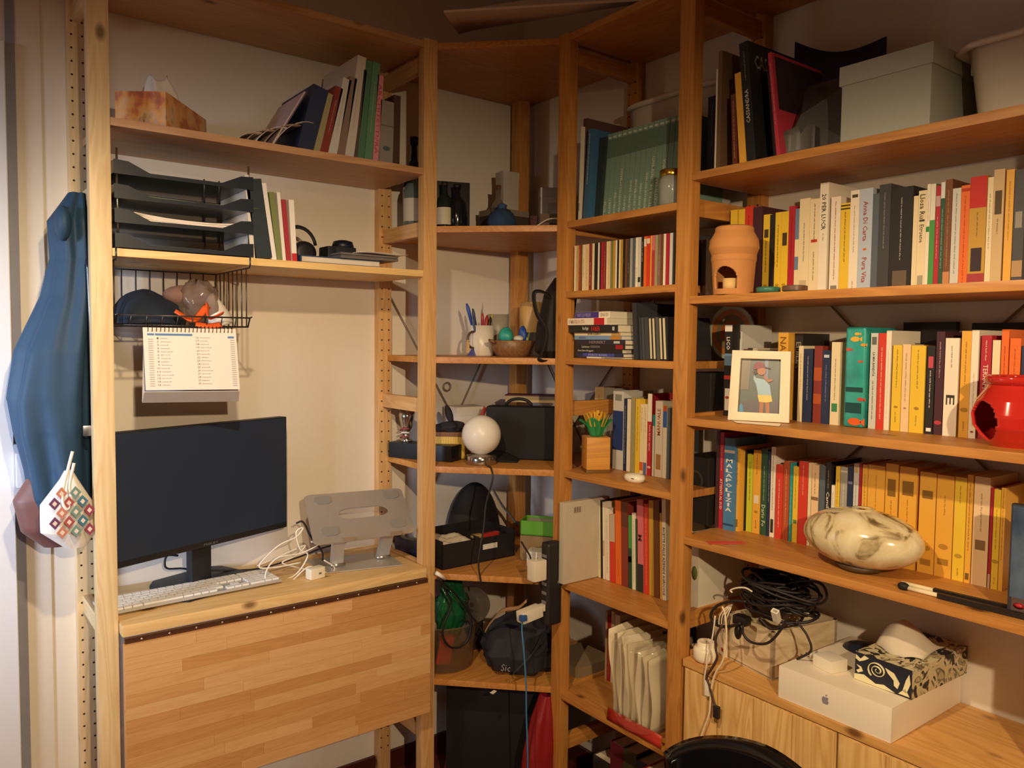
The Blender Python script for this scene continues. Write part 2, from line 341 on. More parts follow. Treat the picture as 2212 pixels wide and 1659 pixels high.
def spine_prints(book, prints, w, h, y=-.0004):
    if not prints: return
    by = {}
    for p in prints:
        k, txt, c, a, b = p.split(':')[:5]; a = float(a); b = float(b)
        mb = by.setdefault(c, MB())
        if k == 'b': mb.box(0.0002, w-.0002, y-.0002, y, a*h, b*h)
        elif k == 'B': mb.box(w*.18, w*.82, y-.0002, y, a*h, b*h)
        elif k == 'o':
            mb.prism([(w/2+b*math.cos(t*PI/8), a*h+b*.6*math.sin(t*PI/8)) for t in range(16)], y-.0003, y, 'xz')
        elif k == 'd':
            r = random.Random(int(a*997+h*7919)); z = b*h
            tw = max(.0008, min(w*.13, .0022))
            while z > a*h:
                for q in range(r.randint(3, 9)):
                    l = r.uniform(.0007, .0016); x0 = w*.5-tw*r.uniform(.35, .65); mb.box(x0, x0+tw*r.uniform(.6, 1), y-.0002, y, max(z-l, a*h), z); z -= l+.0007
                    if z < a*h: break
                z -= .0016
        elif k in 'vu':
            L = (b-a)*h; asp = text_polys(txt, .01)[2]; ch = min(w*.62, L/asp)
            if k == 'v': put_text(mb, txt, (w/2-ch/2, y-.0003, b*h), (0, 0, -L), (ch, 0, 0), bold=.01)
            else: put_text(mb, txt, (w/2+ch/2, y-.0003, a*h), (0, 0, L), (-ch, 0, 0), bold=.01)
        elif k == 's':
            n = len(txt); L = (b-a)*h/n
            for i, chx in enumerate(txt):
                put_text(mb, chx, (w*.2 if chx != 'I' else w*.4, y-.0003, b*h-L*(i+1)+L*.12), (w*.6 if chx != 'I' else w*.2, 0, 0), (0, 0, L*.76), bold=.02)
    for c, mb in by.items():
        q = mb.build('spine_print', paint(c, .6, noise=.01), book)
        if len(mb.f) > 12: q['kind'] = 'stuff'
def make_book(loc, rz, w, h, d, c, prints=(), lean=0, name='book', gloss=.45, hard=False, rnd=0, ry=None, page=True):
    t = .0022 if hard else .0009; w = max(w, .004); t = min(t, w*.25)
    m = paint(CN.get(c, c), gloss, noise=.03, scale=14)
    mb = MB(); o = .002 if hard else 0
    mb.box(0, t, 0, d, 0, h); mb.box(w-t, w, 0, d, 0, h); mb.box(t, w-t, 0, t, 0, h)
    b = mb.build(name, m)
    if page: MB().box(t, w-t, t, d-.001-o, o+.0006, h-.001-o).build('pages', paint('#E9DCC0', .9, noise=.05, scale=200), b)
    spine_prints(b, prints, w, h)
    b.location = loc; b.rotation_euler = (0, lean, rz) if not rz else (0, 0, rz)
    if rz and lean: b.rotation_euler = (Matrix.Rotation(rz, 4, 'Z') @ Matrix.Rotation(lean, 4, 'Y')).to_euler()
    return b
FEAT = {'b': 'with a coloured band', 'v': 'with lettering', 'u': 'with lettering', 's': 'with stacked capitals', 'd': 'with small title print', 'o': 'with an emblem', 'B': 'with a label block'}
def feat(pr):
    for k in 'suvboBd':
        for p in pr:
            if p[0] == k:
                tx = p.split(':')[1]
                if tx and k in 'suv': return 'lettered '+tx.split()[0].title()
                return FEAT[k]
    return 'with plain spine'
def row(items, z, where, group, depth=.125, cat='book', name='book', jit=0):
    n = len(items); rr = random.Random(n)
    for i, (a, b, h, x, c, pr) in enumerate(items):
        w = b-a-.0005; dep = min(depth*rr.uniform(.94, 1.06), -x-.004)
        o = make_book((x+rr.uniform(-jit, jit), -a, z), RB, w, h, dep, c, pr, hard=(w > .03), name=name)
        size = 'slim' if w < .013 else 'thick' if w > .026 else 'tall' if h > .215 else 'upright'
        lab = f"{size} {cname(c)} {cat} {feat(pr)}, {ordn(i)} from left {where}"
        tag(o, lab, cat, group)
row([(1.0212,1.0415,0.2151,-0.150,'yellow',['B::#3A3226:.3:.62']),
(1.0441,1.0631,0.2140,-0.150,'yellow',['B::#3A3226:.3:.62']),
(1.0638,1.0863,0.2187,-0.150,'red',['d::#8C1E14:.5:.9']),
(1.0863,1.1129,0.2140,-0.150,'maroon',['d::#D8C8C0:.4:.55']),
(1.1157,1.1336,0.1929,-0.150,'yellow',['B::#4A3A20:.72:.82', 'd::#4A3A20:.3:.68', 'o::#B8942C:.14:.005']),
(1.1336,1.1480,0.1908,-0.150,'black',[]),
(1.1479,1.1646,0.1942,-0.150,'yellow',['d::#4A3A20:.35:.85', 'o::#B8942C:.14:.005']),
(1.1645,1.1832,0.1939,-0.150,'yellow',['B::#4A3A20:.6:.75', 'o::#B8942C:.14:.005']),
(1.1830,1.1999,0.2041,-0.150,'crimson',['d::#7A1A1A:.3:.9']),
(1.2000,1.2106,0.1962,-0.150,'cream',['b::#6E86A8:.3:.45', 'b::#6E86A8:.65:1']),
(1.2102,1.2364,0.2166,-0.150,'cream',['d::#6A6458:.35:.75', 'B::#C8B894:.05:.16']),
(1.2364,1.2601,0.2124,-0.150,'cream',['d::#5A5448:.55:.95', 'B::#C03A2E:.55:.58', 'd::#6A6458:.15:.45']),
(1.2595,1.2802,0.2441,-0.150,'white',['v:20 PER LUCR:#3A352C:.58:.9', 'd::#8A8474:.48:.55']),
(1.2867,1.3094,0.2101,-0.150,'white',['d::#A0402E:.15:.95', 'B::#8A8474:.04:.09']),
(1.3096,1.3318,0.1936,-0.150,'yellow',['b::#3A3220:.965:.98', 'b::#3A3220:.93:.945', 'd::#5A4A22:.35:.9']),
(1.3313,1.3514,0.2175,-0.150,'white',['B::#4A443A:.93:.96', 'd::#A8A294:.4:.85', 'd::#8A8474:.05:.12']),
(1.3513,1.3808,0.2178,-0.150,'lightblue',['v:Anna Di Carta:#A8443A:.5:.88', 'o::#D8662E:.42:.004', 'v:Pura Vita:#A8443A:.1:.34']),
(1.3809,1.3944,0.2042,-0.150,'slate',[]),
(1.3940,1.4186,0.2207,-0.150,'charcoal',['d::#9A9890:.4:.92']),
(1.4187,1.4643,0.2095,-0.150,'black',['d::#C8C4B8:.3:.9', 'B::#6A5A4A:.02:.2']),
(1.4651,1.4748,0.1880,-0.150,'cream',[]),
(1.4746,1.4913,0.1969,-0.150,'cream',['v:Llosa Ru:#4A4238:.72:.96', 'B::#4A4238:.69:.71', 'v:Etruene:#6A6252:.48:.66', 'B::#A8A08C:.05:.15']),
(1.4910,1.4979,0.2077,-0.150,'white',['b::#2F8A4A:.55:.6', 'd::#A89A84:.65:.9']),
(1.4979,1.5082,0.2067,-0.150,'green',['b::#E9E4D4:.66:1']),
(1.5082,1.5176,0.2022,-0.150,'crimson',['b::#C9A8A8:.8:.9', 'd::#E8C8C8:.3:.7']),
(1.5174,1.5258,0.2072,-0.150,'darkgreen',['b::#DDE4DC:.85:1', 'd::#C8D8C8:.2:.75']),
(1.5257,1.5388,0.2111,-0.150,'brown',['d::#B89A70:.2:.9', 'b::#C98A5A:.05:.16']),
(1.5391,1.5549,0.1920,-0.150,'lightgrey',['d::#8A887E:.15:.95']),
(1.5548,1.5709,0.1953,-0.150,'orange',['b::#C03A1E:.94:.97', 'd::#B8481A:.05:.9']),
(1.5706,1.6007,0.2083,-0.150,'gold',['b::#C8302A:.72:1', 'd::#8A6A1E:.45:.68', 'B::#3A2A30:.15:.36', 'b::#A83A44:.0:.13']),
(1.6012,1.6114,0.2035,-0.150,'cream',['d::#8A7E64:.35:.85', 'b::#4A68A8:.0:.05']),
(1.6112,1.6296,0.2156,-0.150,'tan',['B::#5A4A34:.62:.82', 'd::#8A7654:.45:.58']),
(1.6321,1.6457,0.2122,-0.150,'amber',['d::#B07E24:.4:.9']),
(1.6464,1.6644,0.2098,-0.150,'charcoal',['B::#9A968C:.5:.64', 'b::#B8946A:.08:.22'])], 1.522, "on the terracotta burner's shelf", 'books on the shelf of the terracotta burner')
row([(1.0342,1.0562,0.2223,-0.177,'black',['v:LICO:#EDE6DA:.72:.86', 'b::#6C8AA8:.55:.68', 'b::#C43A3A:.4:.44', 'B::#EDE6DA:.06:.3', 'o::#B4552A:.2:.006', 'b::#EDE6DA:.92:.99']),
(1.0387,1.0619,0.2211,-0.147,'lightgrey',['v:LUCO:#2A2A2A:.62:.8', 'B::#4A4644:.84:.92']),
(1.1627,1.1894,0.2019,-0.147,'amber',['v:NAPOLI:#8A5A1E:.55:.95']),
(1.2168,1.2288,0.1720,-0.147,'cream',['d::#8A7E64:.4:.9']),
(1.2297,1.2523,0.1654,-0.147,'navy',['d::#A8A8B8:.3:.9']),
(1.2559,1.2759,0.1724,-0.147,'brick',['b::#B4552A:.55:.72', 'b::#B4552A:.25:.38']),
(1.2761,1.2957,0.1628,-0.147,'navy',['B::#C8CCD8:.9:.94', 'd::#8A94B8:.3:.8']),
(1.2971,1.3181,0.1810,-0.147,'cream',['d::#8A7E64:.3:.8', 'B::#3E8A5A:.16:.26']),
(1.3849,1.4009,0.2004,-0.147,'lightgrey',['v:LA MIA BANDITA:#4A4640:.55:.8', 'd::#5A5650:.1:.5', 'B::#6A6A64:.88:.96']),
(1.4019,1.4184,0.2004,-0.147,'red',['d::#F0D0C0:.1:.85']),
(1.4183,1.4293,0.2056,-0.147,'white',['d::#D8CCB8:.1:.8']),
(1.4329,1.4523,0.1758,-0.147,'yellow',['d::#8A7428:.5:.95', 'o::#A8842C:.28:.004', 'd::#8A7428:.1:.22']),
(1.4529,1.4694,0.1776,-0.147,'peach',['d::#B08A64:.35:.9', 'o::#B08A64:.27:.003']),
(1.4701,1.4989,0.1753,-0.147,'yellow',['d::#8A7428:.5:.95', 'o::#A8842C:.28:.005', 'd::#8A7428:.08:.2']),
(1.5019,1.5171,0.1751,-0.147,'black',['B::#C84A5A:.75:.88', 'd::#E8E0D8:.3:.72', 'B::#F0ECE4:.03:.07']),
(1.5186,1.5347,0.2031,-0.147,'maroon',['d::#C0A8A8:.55:.9', 'o::#B8404A:.12:.007']),
(1.5358,1.5614,0.1905,-0.147,'white',['v:E:#3A342C:.32:.42', 'd::#8A8474:.7:.92']),
(1.5652,1.5832,0.2043,-0.147,'amber',['d::#9A7424:.5:.9', 'o::#B0842C:.26:.007', 'd::#9A7424:.06:.15']),
(1.5832,1.5964,0.2057,-0.147,'white',['d::#C8A890:.1:.6', 'o::#9A4A34:.06:.003']),
(1.6005,1.6186,0.1958,-0.147,'crimson',['v:TERRAMORICA:#E8C8B8:.3:.72', 'd::#E8C8B8:.76:.95']),
(1.6201,1.6335,0.1869,-0.147,'cream',['B::#8A8474:.5:.6']),
(1.6349,1.6474,0.2068,-0.147,'orange',['d::#A83A14:.2:.85']),
(1.6490,1.6674,0.1903,-0.147,'orange',['d::#A85A1A:.3:.9']),
(1.6689,1.6797,0.1769,-0.147,'navy',[])], 1.237, "on the framed photo's shelf", 'books on the shelf of the framed photo')
row([(1.0038,1.0141,0.2426,-0.160,'maroon',[]),
(1.0151,1.0271,0.2399,-0.160,'crimson',['v:ATTENTI AL SUD:#F0DCD0:.2:.52', 'd::#E0B8B0:.6:.85']),
(1.0283,1.0601,0.2279,-0.160,'blue',['s:MALAPOLIZIA:#F2EEE4:.2:.78', 'b::#2E4A70:.05:.07', 'b::#C8C4BC:.84:.87']),
(1.0544,1.0678,0.2092,-0.150,'amber',['d::#6A5424:.55:.95', 'B::#8A6A24:.05:.14']),
(1.0541,1.0724,0.2002,-0.130,'black',['o::#8A7A5A:.18:.005']),
(1.0745,1.0912,0.1905,-0.130,'lime',['d::#6E7A24:.4:.9']),
(1.0920,1.1136,0.2027,-0.130,'amber',['d::#8A6A24:.7:.95', 'B::#E8DCC0:.36:.46', 'o::#B0842C:.26:.005', 'd::#6A5424:.06:.16']),
(1.1150,1.1320,0.2090,-0.130,'darkgreen',['v:Dario Fo:#C8D8C0:.1:.35', 'd::#A8B8A0:.4:.8']),
(1.1330,1.1406,0.2037,-0.130,'navy',['d::#C8CCD8:.4:.9']),
(1.1413,1.1538,0.2157,-0.130,'white',['d::#4A443A:.3:.9', 'B::#3A342C:.05:.2']),
(1.1558,1.1747,0.1755,-0.130,'red',['d::#F0C8B8:.15:.8']),
(1.1755,1.1916,0.1853,-0.130,'rust',['d::#E0B088:.2:.9']),
(1.1926,1.2006,0.1839,-0.130,'teal',['d::#B8D8E0:.1:.7']),
(1.2015,1.2150,0.1772,-0.130,'yellow',['d::#8A7428:.45:.9', 'B::#6A8A3C:.25:.3']),
(1.2156,1.2390,0.1911,-0.130,'red',['d::#F0B098:.6:.95']),
(1.2399,1.2476,0.1900,-0.130,'cream',[]),
(1.2485,1.2659,0.1876,-0.130,'peach',['b::#8A6A4A:.57:.61', 'd::#8A7654:.65:.9']),
(1.2675,1.2817,0.1883,-0.130,'slate',[]),
(1.2831,1.2956,0.1990,-0.130,'black',['v:Camilla:#E8E0D0:.42:.66', 'd::#B8A878:.7:.9']),
(1.2973,1.3057,0.1477,-0.130,'white',['d::#8A8474:.3:.9']),
(1.3065,1.3166,0.1911,-0.130,'yellow',['d::#8A7428:.4:.85']),
(1.3177,1.3337,0.1915,-0.130,'grey',['b::#D8D4C8:.94:.96', 'd::#E8E4D8:.4:.8']),
(1.3355,1.3468,0.1956,-0.130,'navy',['b::#8A94B8:.8:.83']),
(1.3481,1.3599,0.2033,-0.130,'lightgrey',['B::#C8A878:.9:.97', 'd::#8A8A84:.3:.8']),
(1.3607,1.3662,0.2039,-0.130,'crimson',[]),
(1.3676,1.3795,0.2031,-0.130,'amber',['d::#9A7424:.5:.9']),
(1.3803,1.4172,0.2048,-0.130,'amber',['d::#B8862C:.5:.9']),
(1.4186,1.4453,0.2124,-0.130,'amber',['B::#8A6424:.68:.85', 'd::#A87A2A:.5:.64']),
(1.4478,1.4839,0.2104,-0.130,'amber',['B::#8A6424:.72:.86', 'd::#A87A2A:.4:.68']),
(1.4892,1.5216,0.2050,-0.130,'amber',['B::#8A6424:.74:.82', 'o::#B8862C:.25:.009', 'B::#A87A2A:.08:.14']),
(1.5230,1.5554,0.2035,-0.130,'amber',['d::#A87A2A:.6:.8', 'o::#B8862C:.3:.009', 'B::#A87A2A:.12:.18']),
(1.5568,1.5787,0.2037,-0.130,'yellow',['d::#A87A2A:.75:.92', 'o::#B8942C:.24:.007', 'd::#A87A2A:.05:.12']),
(1.5796,1.5904,0.2114,-0.130,'amber',['d::#6A4A1C:.3:.92', 'B::#7A5A24:.03:.09']),
(1.5921,1.6205,0.2102,-0.130,'peach',['d::#A88A5C:.5:.85', 'B::#8A6A44:.33:.42']),
(1.6216,1.6266,0.1925,-0.130,'crimson',['b::#C8A894:.0:.14']),
(1.6272,1.6393,0.1905,-0.130,'yellow',['d::#A87A2A:.4:.8', 'o::#B8942C:.28:.006', 'd::#A87A2A:.05:.12']),
(1.6398,1.6476,0.1954,-0.130,'amber',['d::#8A6424:.3:.98'])], .953, "on the marbled vase's shelf", 'books on the shelf of the marbled vase')

# ---------------- desk ----------------
dk = T('folding_desk', 'fold-down pine desk with the flap hanging under the computer monitor', 'desk')
MB().box(-1.3885, -.5905, -.332, -.012, .734, .762).build('desk_top', wood('#EBC88C', '#C99A58', 'x'), dk, bev=.006)
pn = MB().box(-1.3885, -.5905, -.352, -.334, .345, .722).build('flap', wood('#D9A468', '#BC8144', 'x', knots=False), dk, bev=.002)
SM = [wood(a, b, 'x', knots=False, scale=1.6, strength=.5) for a, b in (('#D9AA72', '#C48F55'), ('#D3A168', '#BB854C'), ('#DDB07A', '#C8965C'), ('#CC975D', '#B27C44'))]
rr = random.Random(3); nr = 13; hh = (.722-.347)/nr
for j in range(nr):
    x = -1.3875-rr.uniform(0, .15)
    while x < -.5915:
        l = rr.uniform(.14, .42); a, b = max(x, -1.3875), min(x+l, -.5915)
        if b-a > .012:
            q = rr.uniform(0, .0007)
            MB().box(a+.0002, b-.0002, -.3535-q, -.352, .347+j*hh+.0002, .347+(j+1)*hh-.0002).build('stave', SM[rr.randrange(4)], pn)
        x += l
hg = MB().box(-1.385, -.594, -.343, -.332, .722, .734).build('hinge', paint('#5A3A2A', .4, .5), dk)
for k in range(13): MB().lathe([(.003, -.001), (.0025, .0012), (.0005, .0016)], 10, M=Matrix.Translation((-1.35+k*.06, -.343, .728)) @ Matrix.Rotation(PI/2, 4, 'X')).build('screw', paint('#C8C4B8', .25, .9), hg)
MB().box(-1.385, -.595, -.05, -.03, .66, .73).build('rail', wood(*PALE, 'x'), dk)
# ---------------- monitor ----------------
BLK = paint('#2A3348', .35, noise=.02); BLM = paint('#22242A', .5)
mo = T('computer_monitor', 'large black computer monitor switched off on the pale desk', 'monitor', (-1.386, -.262, .762), math.radians(20.5))
sc = MB().box(0, .512, 0, .03, .112, .43).build('housing', BLM, mo, bev=.004)
MB().box(.004, .508, -.0012, .0, .128, .427).build('screen', paint('#2A3850', .3, noise=.02), mo)
lg = MB(); put_text(lg, 'PHILIPS', (.235, -.0018, .1165), (.042, 0, 0), (0, 0, .006)); lg.build('badge_lettering', paint('#7A7E88', .4), mo)
MB().box(.20, .30, .03, .06, .16, .34).build('rear_bulge', BLM, mo, bev=.01)
MB().box(.225, .285, .035, .06, .012, .28).build('neck', BLM, mo, bev=.006)
MB().prism([(.135, -.05), (.345, -.05), (.37, -.02), (.36, .12), (.33, .15), (.17, .15), (.14, .12), (.12, -.02)], 0, .012, 'xy', M=Matrix.Translation((.02, 0, 0))).build('foot', BLM, mo, bev=.003)
# ---------------- keyboard ----------------
kb = T('keyboard', 'white keyboard with number pad lying before the monitor', 'keyboard', (-.983, -.242, .7645), math.radians(3.0))
WH = paint('#EFEDEA', .4, noise=.01)
MB().box(-.43, 0, 0, .115, .004, .0115).build('base', paint('#C9C9C9', .3, .4), kb, bev=.003)
MB().box(-.425, -.005, .095, .112, 0, .005).build('foot', paint('#DDDDDD'), kb)
ks = []
x = -.424
def krow(y, ws, x0, g=.0022, hgt=.0155):
    x = x0
    for w in ws:
        if w > 0: ks.append((x, x+w-g, y, y+hgt))
        x += abs(w)
krow(.006, [.019, .019, .019, .024, .093, .024, .019, .019, .021], -.424)
krow(.024, [.042]+[.0194]*10+[.044-.002], -.424)
krow(.042, [.034]+[.0194]*11+[.0255], -.424)
krow(.060, [.029]+[.0194]*12+[.0195], -.424)
krow(.078, [.0194]*13+[.030], -.424)
krow(.096, [.0201]*14, -.424, hgt=.012)
for y in (.006, .060, .078, .096): krow(y, [.0194]*3, -.143+.0, hgt=.0155 if y < .09 else .012)
ks = [k for k in ks if not (k[2] == .006 and k[0] > -.1475 and k[0] < -.09)]
krow(.006, [.0194]*3, -.143); krow(.024, [-.0194, .0194], -.143)
for y in (.006, .024, .042, .060, .078, .096): krow(y, [.0194]*4 if y != .006 else [.0388, .0194, .0194], -.082, hgt=.0155 if y < .09 else .012)
kmesh = {}
for a, b, c, d in ks:
    key = (round(b-a, 4), round(d-c, 4))
    if key in kmesh: o = bpy.data.objects.new('key', kmesh[key]); COL.objects.link(o); o.parent = kb
    else:
        o = MB().box(0, key[0], 0, key[1], 0, .004).build('key', WH, kb); kmesh[key] = o.data
    o.location = (a, c, .0115)
# ---------------- laptop stand ----------------
AL = paint('#C2BDB4', .38, .55, noise=.02)
ls = T('laptop_stand', 'folding aluminium laptop stand with an oval hole, right of the monitor', 'laptop stand')
def ring_plate(mb, outer, inner, t, fr):
    # outer/inner: same number of 2-D points, fr maps (a, b, t) to 3-D
    n = len(outer); vs = [fr(a, b, h) for h in (0, t) for a, b in outer]+[fr(a, b, h) for h in (0, t) for a, b in inner]
    fs = []
    for k in range(n):
        q = (k+1) % n
        fs += [(k, q, 2*n+q, 2*n+k), (n+k, 3*n+k, 3*n+q, n+q), (k, n+k, n+q, q), (2*n+k, 2*n+q, 3*n+q, 3*n+k)]
    mb.add(vs, fs)
def rrect(cx, cy, w, h, r, n=8):
    P = []
    for sx, sy, a0 in ((1, 1, 0), (-1, 1, PI/2), (-1, -1, PI), (1, -1, 1.5*PI)):
        for k in range(n):
            a = a0+PI/2*k/(n-1); P.append((cx+sx*(w/2-r)+r*math.cos(a), cy+sy*(h/2-r)+r*math.sin(a)))
    return P
def quad_frame(bl, br, tl, tr):
    bl, br, tl, tr = map(Vector, (bl, br, tl, tr)); N = (br-bl).cross(tl-bl).normalized()
    return lambda a, b, t: (bl*(1-a)+br*a)*(1-b)+(tl*(1-a)+tr*a)*b+N*t
QF = quad_frame((-0.9012,-0.2620,0.8583), (-0.5993,-0.2850,0.8574), (-0.8714,-0.1150,0.9668), (-0.5633,-0.1300,0.9582))
mb = MB(); ring_plate(mb, rrect(.5, .5, 1, 1, .07), rrect(.54, .54, .50, .22, .11), -.003, QF); mb.build('tray', AL, ls)
GP = paint('#8C877F', .7)
for cx, cy in ((.17, .86), (.17, .22), (.86, .86), (.84, .22)):
    mb = MB(); P = rrect(cx, cy, .16, .17, .05); mb.add([QF(a, b, .0006) for a, b in P]+[QF(a, b, .0022) for a, b in P], [list(range(len(P))), list(range(len(P), 2*len(P)))]+[(k, (k+1) % len(P), len(P)+(k+1) % len(P), len(P)+k) for k in range(len(P))]); mb.build('rubber_pad', GP, ls)
for cx in (.25, .72):
    mb = MB(); mb.add([QF(cx+a, b, t) for a, b, t in ((0, 0, 0), (.12, 0, 0), (.12, 0, .02), (0, 0, .02), (0, -.02, 0), (.12, -.02, 0), (.12, -.02, .02), (0, -.02, .02))], [(0, 1, 2, 3), (4, 7, 6, 5), (0, 4, 5, 1), (3, 2, 6, 7), (0, 3, 7, 4), (1, 5, 6, 2)]); mb.build('hook', AL, ls)
mb = MB().prism([(-.858, -.222), (-.636, -.277), (-.612, -.12), (-.848, -.067)], .763, .766, 'xy'); mb.build('base_plate', AL, ls)
for fx, bx in ((.28, -.80), (.80, -.655)):
    a = QF(fx, .35, -.004); b = Vector((bx, -.18, .768)); mb = MB(); dd = Vector((.016, -.004, 0)); nn = Vector((0, .006, .002))
    mb.add([a-dd-nn, a+dd-nn, a+dd+nn, a-dd+nn, b-dd-nn, b+dd-nn, b+dd+nn, b-dd+nn], [(0, 1, 2, 3), (4, 7, 6, 5), (0, 4, 5, 1), (1, 5, 6, 2), (2, 6, 7, 3), (3, 7, 4, 0)]); mb.build('arm', AL, ls)
    MB().tube([b+Vector((-.02, -.008, .004)), b+Vector((.02, -.014, .004))], .004, 8).build('pivot', paint('#D8D4CC', .2, .9), ls)
# ---------------- charger and cables on the desk ----------------
ch = T('wall_charger', 'white square charger lying before the laptop stand', 'charger', (-.892, -.245, .7625), .2)
MB().box(-.02, .025, -.012, .016, 0, .03).build('body', paint('#F1E9D2', .35), ch, bev=.004)
MB().box(.004, .012, -.013, -.0118, .012, .017).build('usb_port', paint('#777777'), ch)
cable('charging_cable', [(-0.9137,-0.2000,0.7992),(-0.9917,-0.2000,0.7980),(-1.0294,-0.2000,0.8093),(-0.9786,-0.2000,0.8541),(-0.9267,-0.2000,0.8719),(-0.9067,-0.2000,0.8947),(-0.9266,-0.2000,0.8847),(-0.9162,-0.2000,0.8382),(-0.8937,-0.2000,0.8153),(-0.9271,-0.2000,0.7692),(-0.9792,-0.2000,0.7553)], .0023, '#EFE6D2', 'white charging cable tangled between the monitor and the laptop stand')
cable('charging_cable', [(-0.8549,-0.2200,0.8007),(-0.8247,-0.2200,0.7761),(-0.8344,-0.2200,0.7607),(-0.8686,-0.2200,0.7744),(-0.9021,-0.2200,0.7891),(-0.9612,-0.2200,0.7521),(-1.0119,-0.2200,0.7613),(-1.0179,-0.2200,0.7960),(-0.9863,-0.2200,0.8282),(-0.9218,-0.2200,0.8307),(-0.8684,-0.2200,0.8482),(-0.8926,-0.2200,0.8582)], .002, '#F2E9D6', 'white cable looped over the front of the desk by the charger')
cable('charging_cable', [(-1.0216,-0.1600,0.7986),(-0.9833,-0.1600,0.8076),(-0.9241,-0.1600,0.8242),(-0.8837,-0.1600,0.8337),(-0.9108,-0.1600,0.8090),(-0.9508,-0.1600,0.7959),(-0.9110,-0.1600,0.7763),(-0.8286,-0.1600,0.7424)], .0022, '#E9DFCB', 'white cable lying flat behind the charger')
cable('power_cable', [(-0.8944,-0.1200,0.8906),(-0.8737,-0.1200,0.8906),(-0.8503,-0.1200,0.8444),(-0.8179,-0.1200,0.7990),(-0.8151,-0.1200,0.7713)], .003, '#2E2A2C', 'black lead arching up beside the laptop stand')
cable('power_cable', [(-0.6728,-0.0800,0.8064),(-0.7338,-0.0800,0.8026),(-0.8076,-0.0800,0.7941),(-0.8787,-0.0800,0.7791),(-0.9872,-0.0800,0.7661),(-1.0770,-0.0800,0.7760),(-1.1505,-0.0800,0.7898)], .0028, '#2A282C', 'long black lead running from the monitor foot behind the stand')
cable('monitor_lead', [(-1.1511,-0.0600,0.7800),(-1.1868,-0.0600,0.7949),(-1.2253,-0.0600,0.8014),(-1.2320,-0.0600,0.8186),(-1.2249,-0.0600,0.8361),(-1.1981,-0.0600,0.8319)], .0028, '#20222A', 'short black lead curling behind the monitor neck')
# ---------------- letter trays on the shelf ----------------
ZT = 1.611
lt = T('letter_tray_stack', 'stack of four black letter trays holding papers', 'letter tray', (-1.383, -.292, ZT))
TRM = paint('#222831', .35, noise=.02, coat=.3)
def tray(z, last=False):
    W, D, Hh, t = .312, .25, .036, .0025
    mb = MB(); mb.box(0, W, 0, D, 0, t); mb.box(0, W, D-t, D, 0, Hh)
    for x0 in (0, W-t): mb.prism([(.0, 0), (D, 0), (D, Hh), (.07, Hh), (.0, .03)], x0, x0+t, 'yz')
    mb.prism([(0, 0), (W, 0), (W, .032), (W-.03, .030), (W-.075, .009), (.075, .009), (.03, .030), (0, .032)], -.003, 0, 'xz')
    o = mb.build('tray', TRM, lt); o.location = (0, 0, z); return o
TZ = (.003, .058, .112, .166)
for z in TZ: tray(z)
for x, y in ((.008, .008), (.304, .008), (.008, .242), (.304, .242), (.265, .242)):
    MB().tube([(x, y, .002), (x, y, .225)], .0025, 8).build('rod', paint('#B8B4AE', .2, .9), lt)
def sheets(name, label, x0, y0, z0, w, d, n, colr, seed, sag=.004, grp=None):
    t = T(name, label, 'papers', (x0, y0, z0), 0, grp); r = random.Random(seed)
    for k in range(n):
        a = r.uniform(-.05, .05)
        def F(u, v, k=k, a=a):
            x = u*w+r0[k][0]; y = v*d+r0[k][1]
            return (x-(y)*a*.3, y, k*.0016+.0006+sag*(2*abs(u-.5))**2*(1+.3*k/n)+abs(math.sin(u*7+k))*.0006)
        r0 = {k: (r.uniform(-.006, .006), r.uniform(-.004, .004))}
        MB().grid(F, 9, 3).build('sheet', paint(colr[k % len(colr)], .8, noise=.02), t, solid=.0009)
    return t
sheets('paper_stack', 'thick wad of white papers in the second black tray from below', -1.345, -.288, ZT+.0625, .27, .21, 9, ['#EDE3DA', '#E4DACF', '#F1E8DF'], 2, .007)
sheets('magazine_pile', 'few green and cream leaflets in the third black tray from below', -1.33, -.286, ZT+.116, .27, .21, 4, ['#8FA076', '#C8CFA0', '#D6D8B8', '#7F9466'], 5, .002)
# ---------------- notebooks beside the trays ----------------
def abook(u0, u1, vt, vb, zb, y, c, prints=(), tilt=0, d=.2, label='', cat='book', grp=None, hard=False, name='book'):
    pass
def standing(x0, x1, h, zb, y, d, c, tilt, label, prints=(), grp='books leaning on the desk shelves', name='book', hard=False, gloss=.5):
    wd = x1-x0; th = math.radians(tilt)
    o = make_book((x0, y, zb+(wd*math.sin(th) if th > 0 else 0)), 0, wd, h/math.cos(th)*.99, d, c, prints, lean=th, hard=hard, name=name, gloss=gloss)
    return tag(o, label, 'book', grp)
NB = [(-1.0758, -1.0654, .205, '#E4DACA', -4, 'bent cream booklet pressed against the black trays'),
      (-1.0614, -1.0213, .195, '#27343C', -8, 'thick dark navy folder leaning left beside the black trays'),
      (-1.0220, -1.0100, .19, '#EDE6E0', -8, 'white notebook leaning on the dark navy folder'),
      (-1.0088, -0.9955, .17, 'olive', -7, 'olive green booklet between two white notebooks'),
      (-0.9943, -0.9858, .172, '#EDE4D8', -5, 'slim white notebook right of the olive booklet'),
      (-0.9846, -0.9724, .155, '#A83238', -5, 'dark red notebook between white ones beside the letter trays'),
      (-0.9699, -0.9564, .157, '#F0E8DC', -3, 'white notebook with a red lower corner, last in the row')]
for i, (a, b, h, c, tl, lab) in enumerate(NB):
    o = standing(a, b, h, ZT, -.288, .20, c, tl, lab, ['b::#C4262E:0:.13'] if i == 6 else [], 'notebooks beside the letter trays')
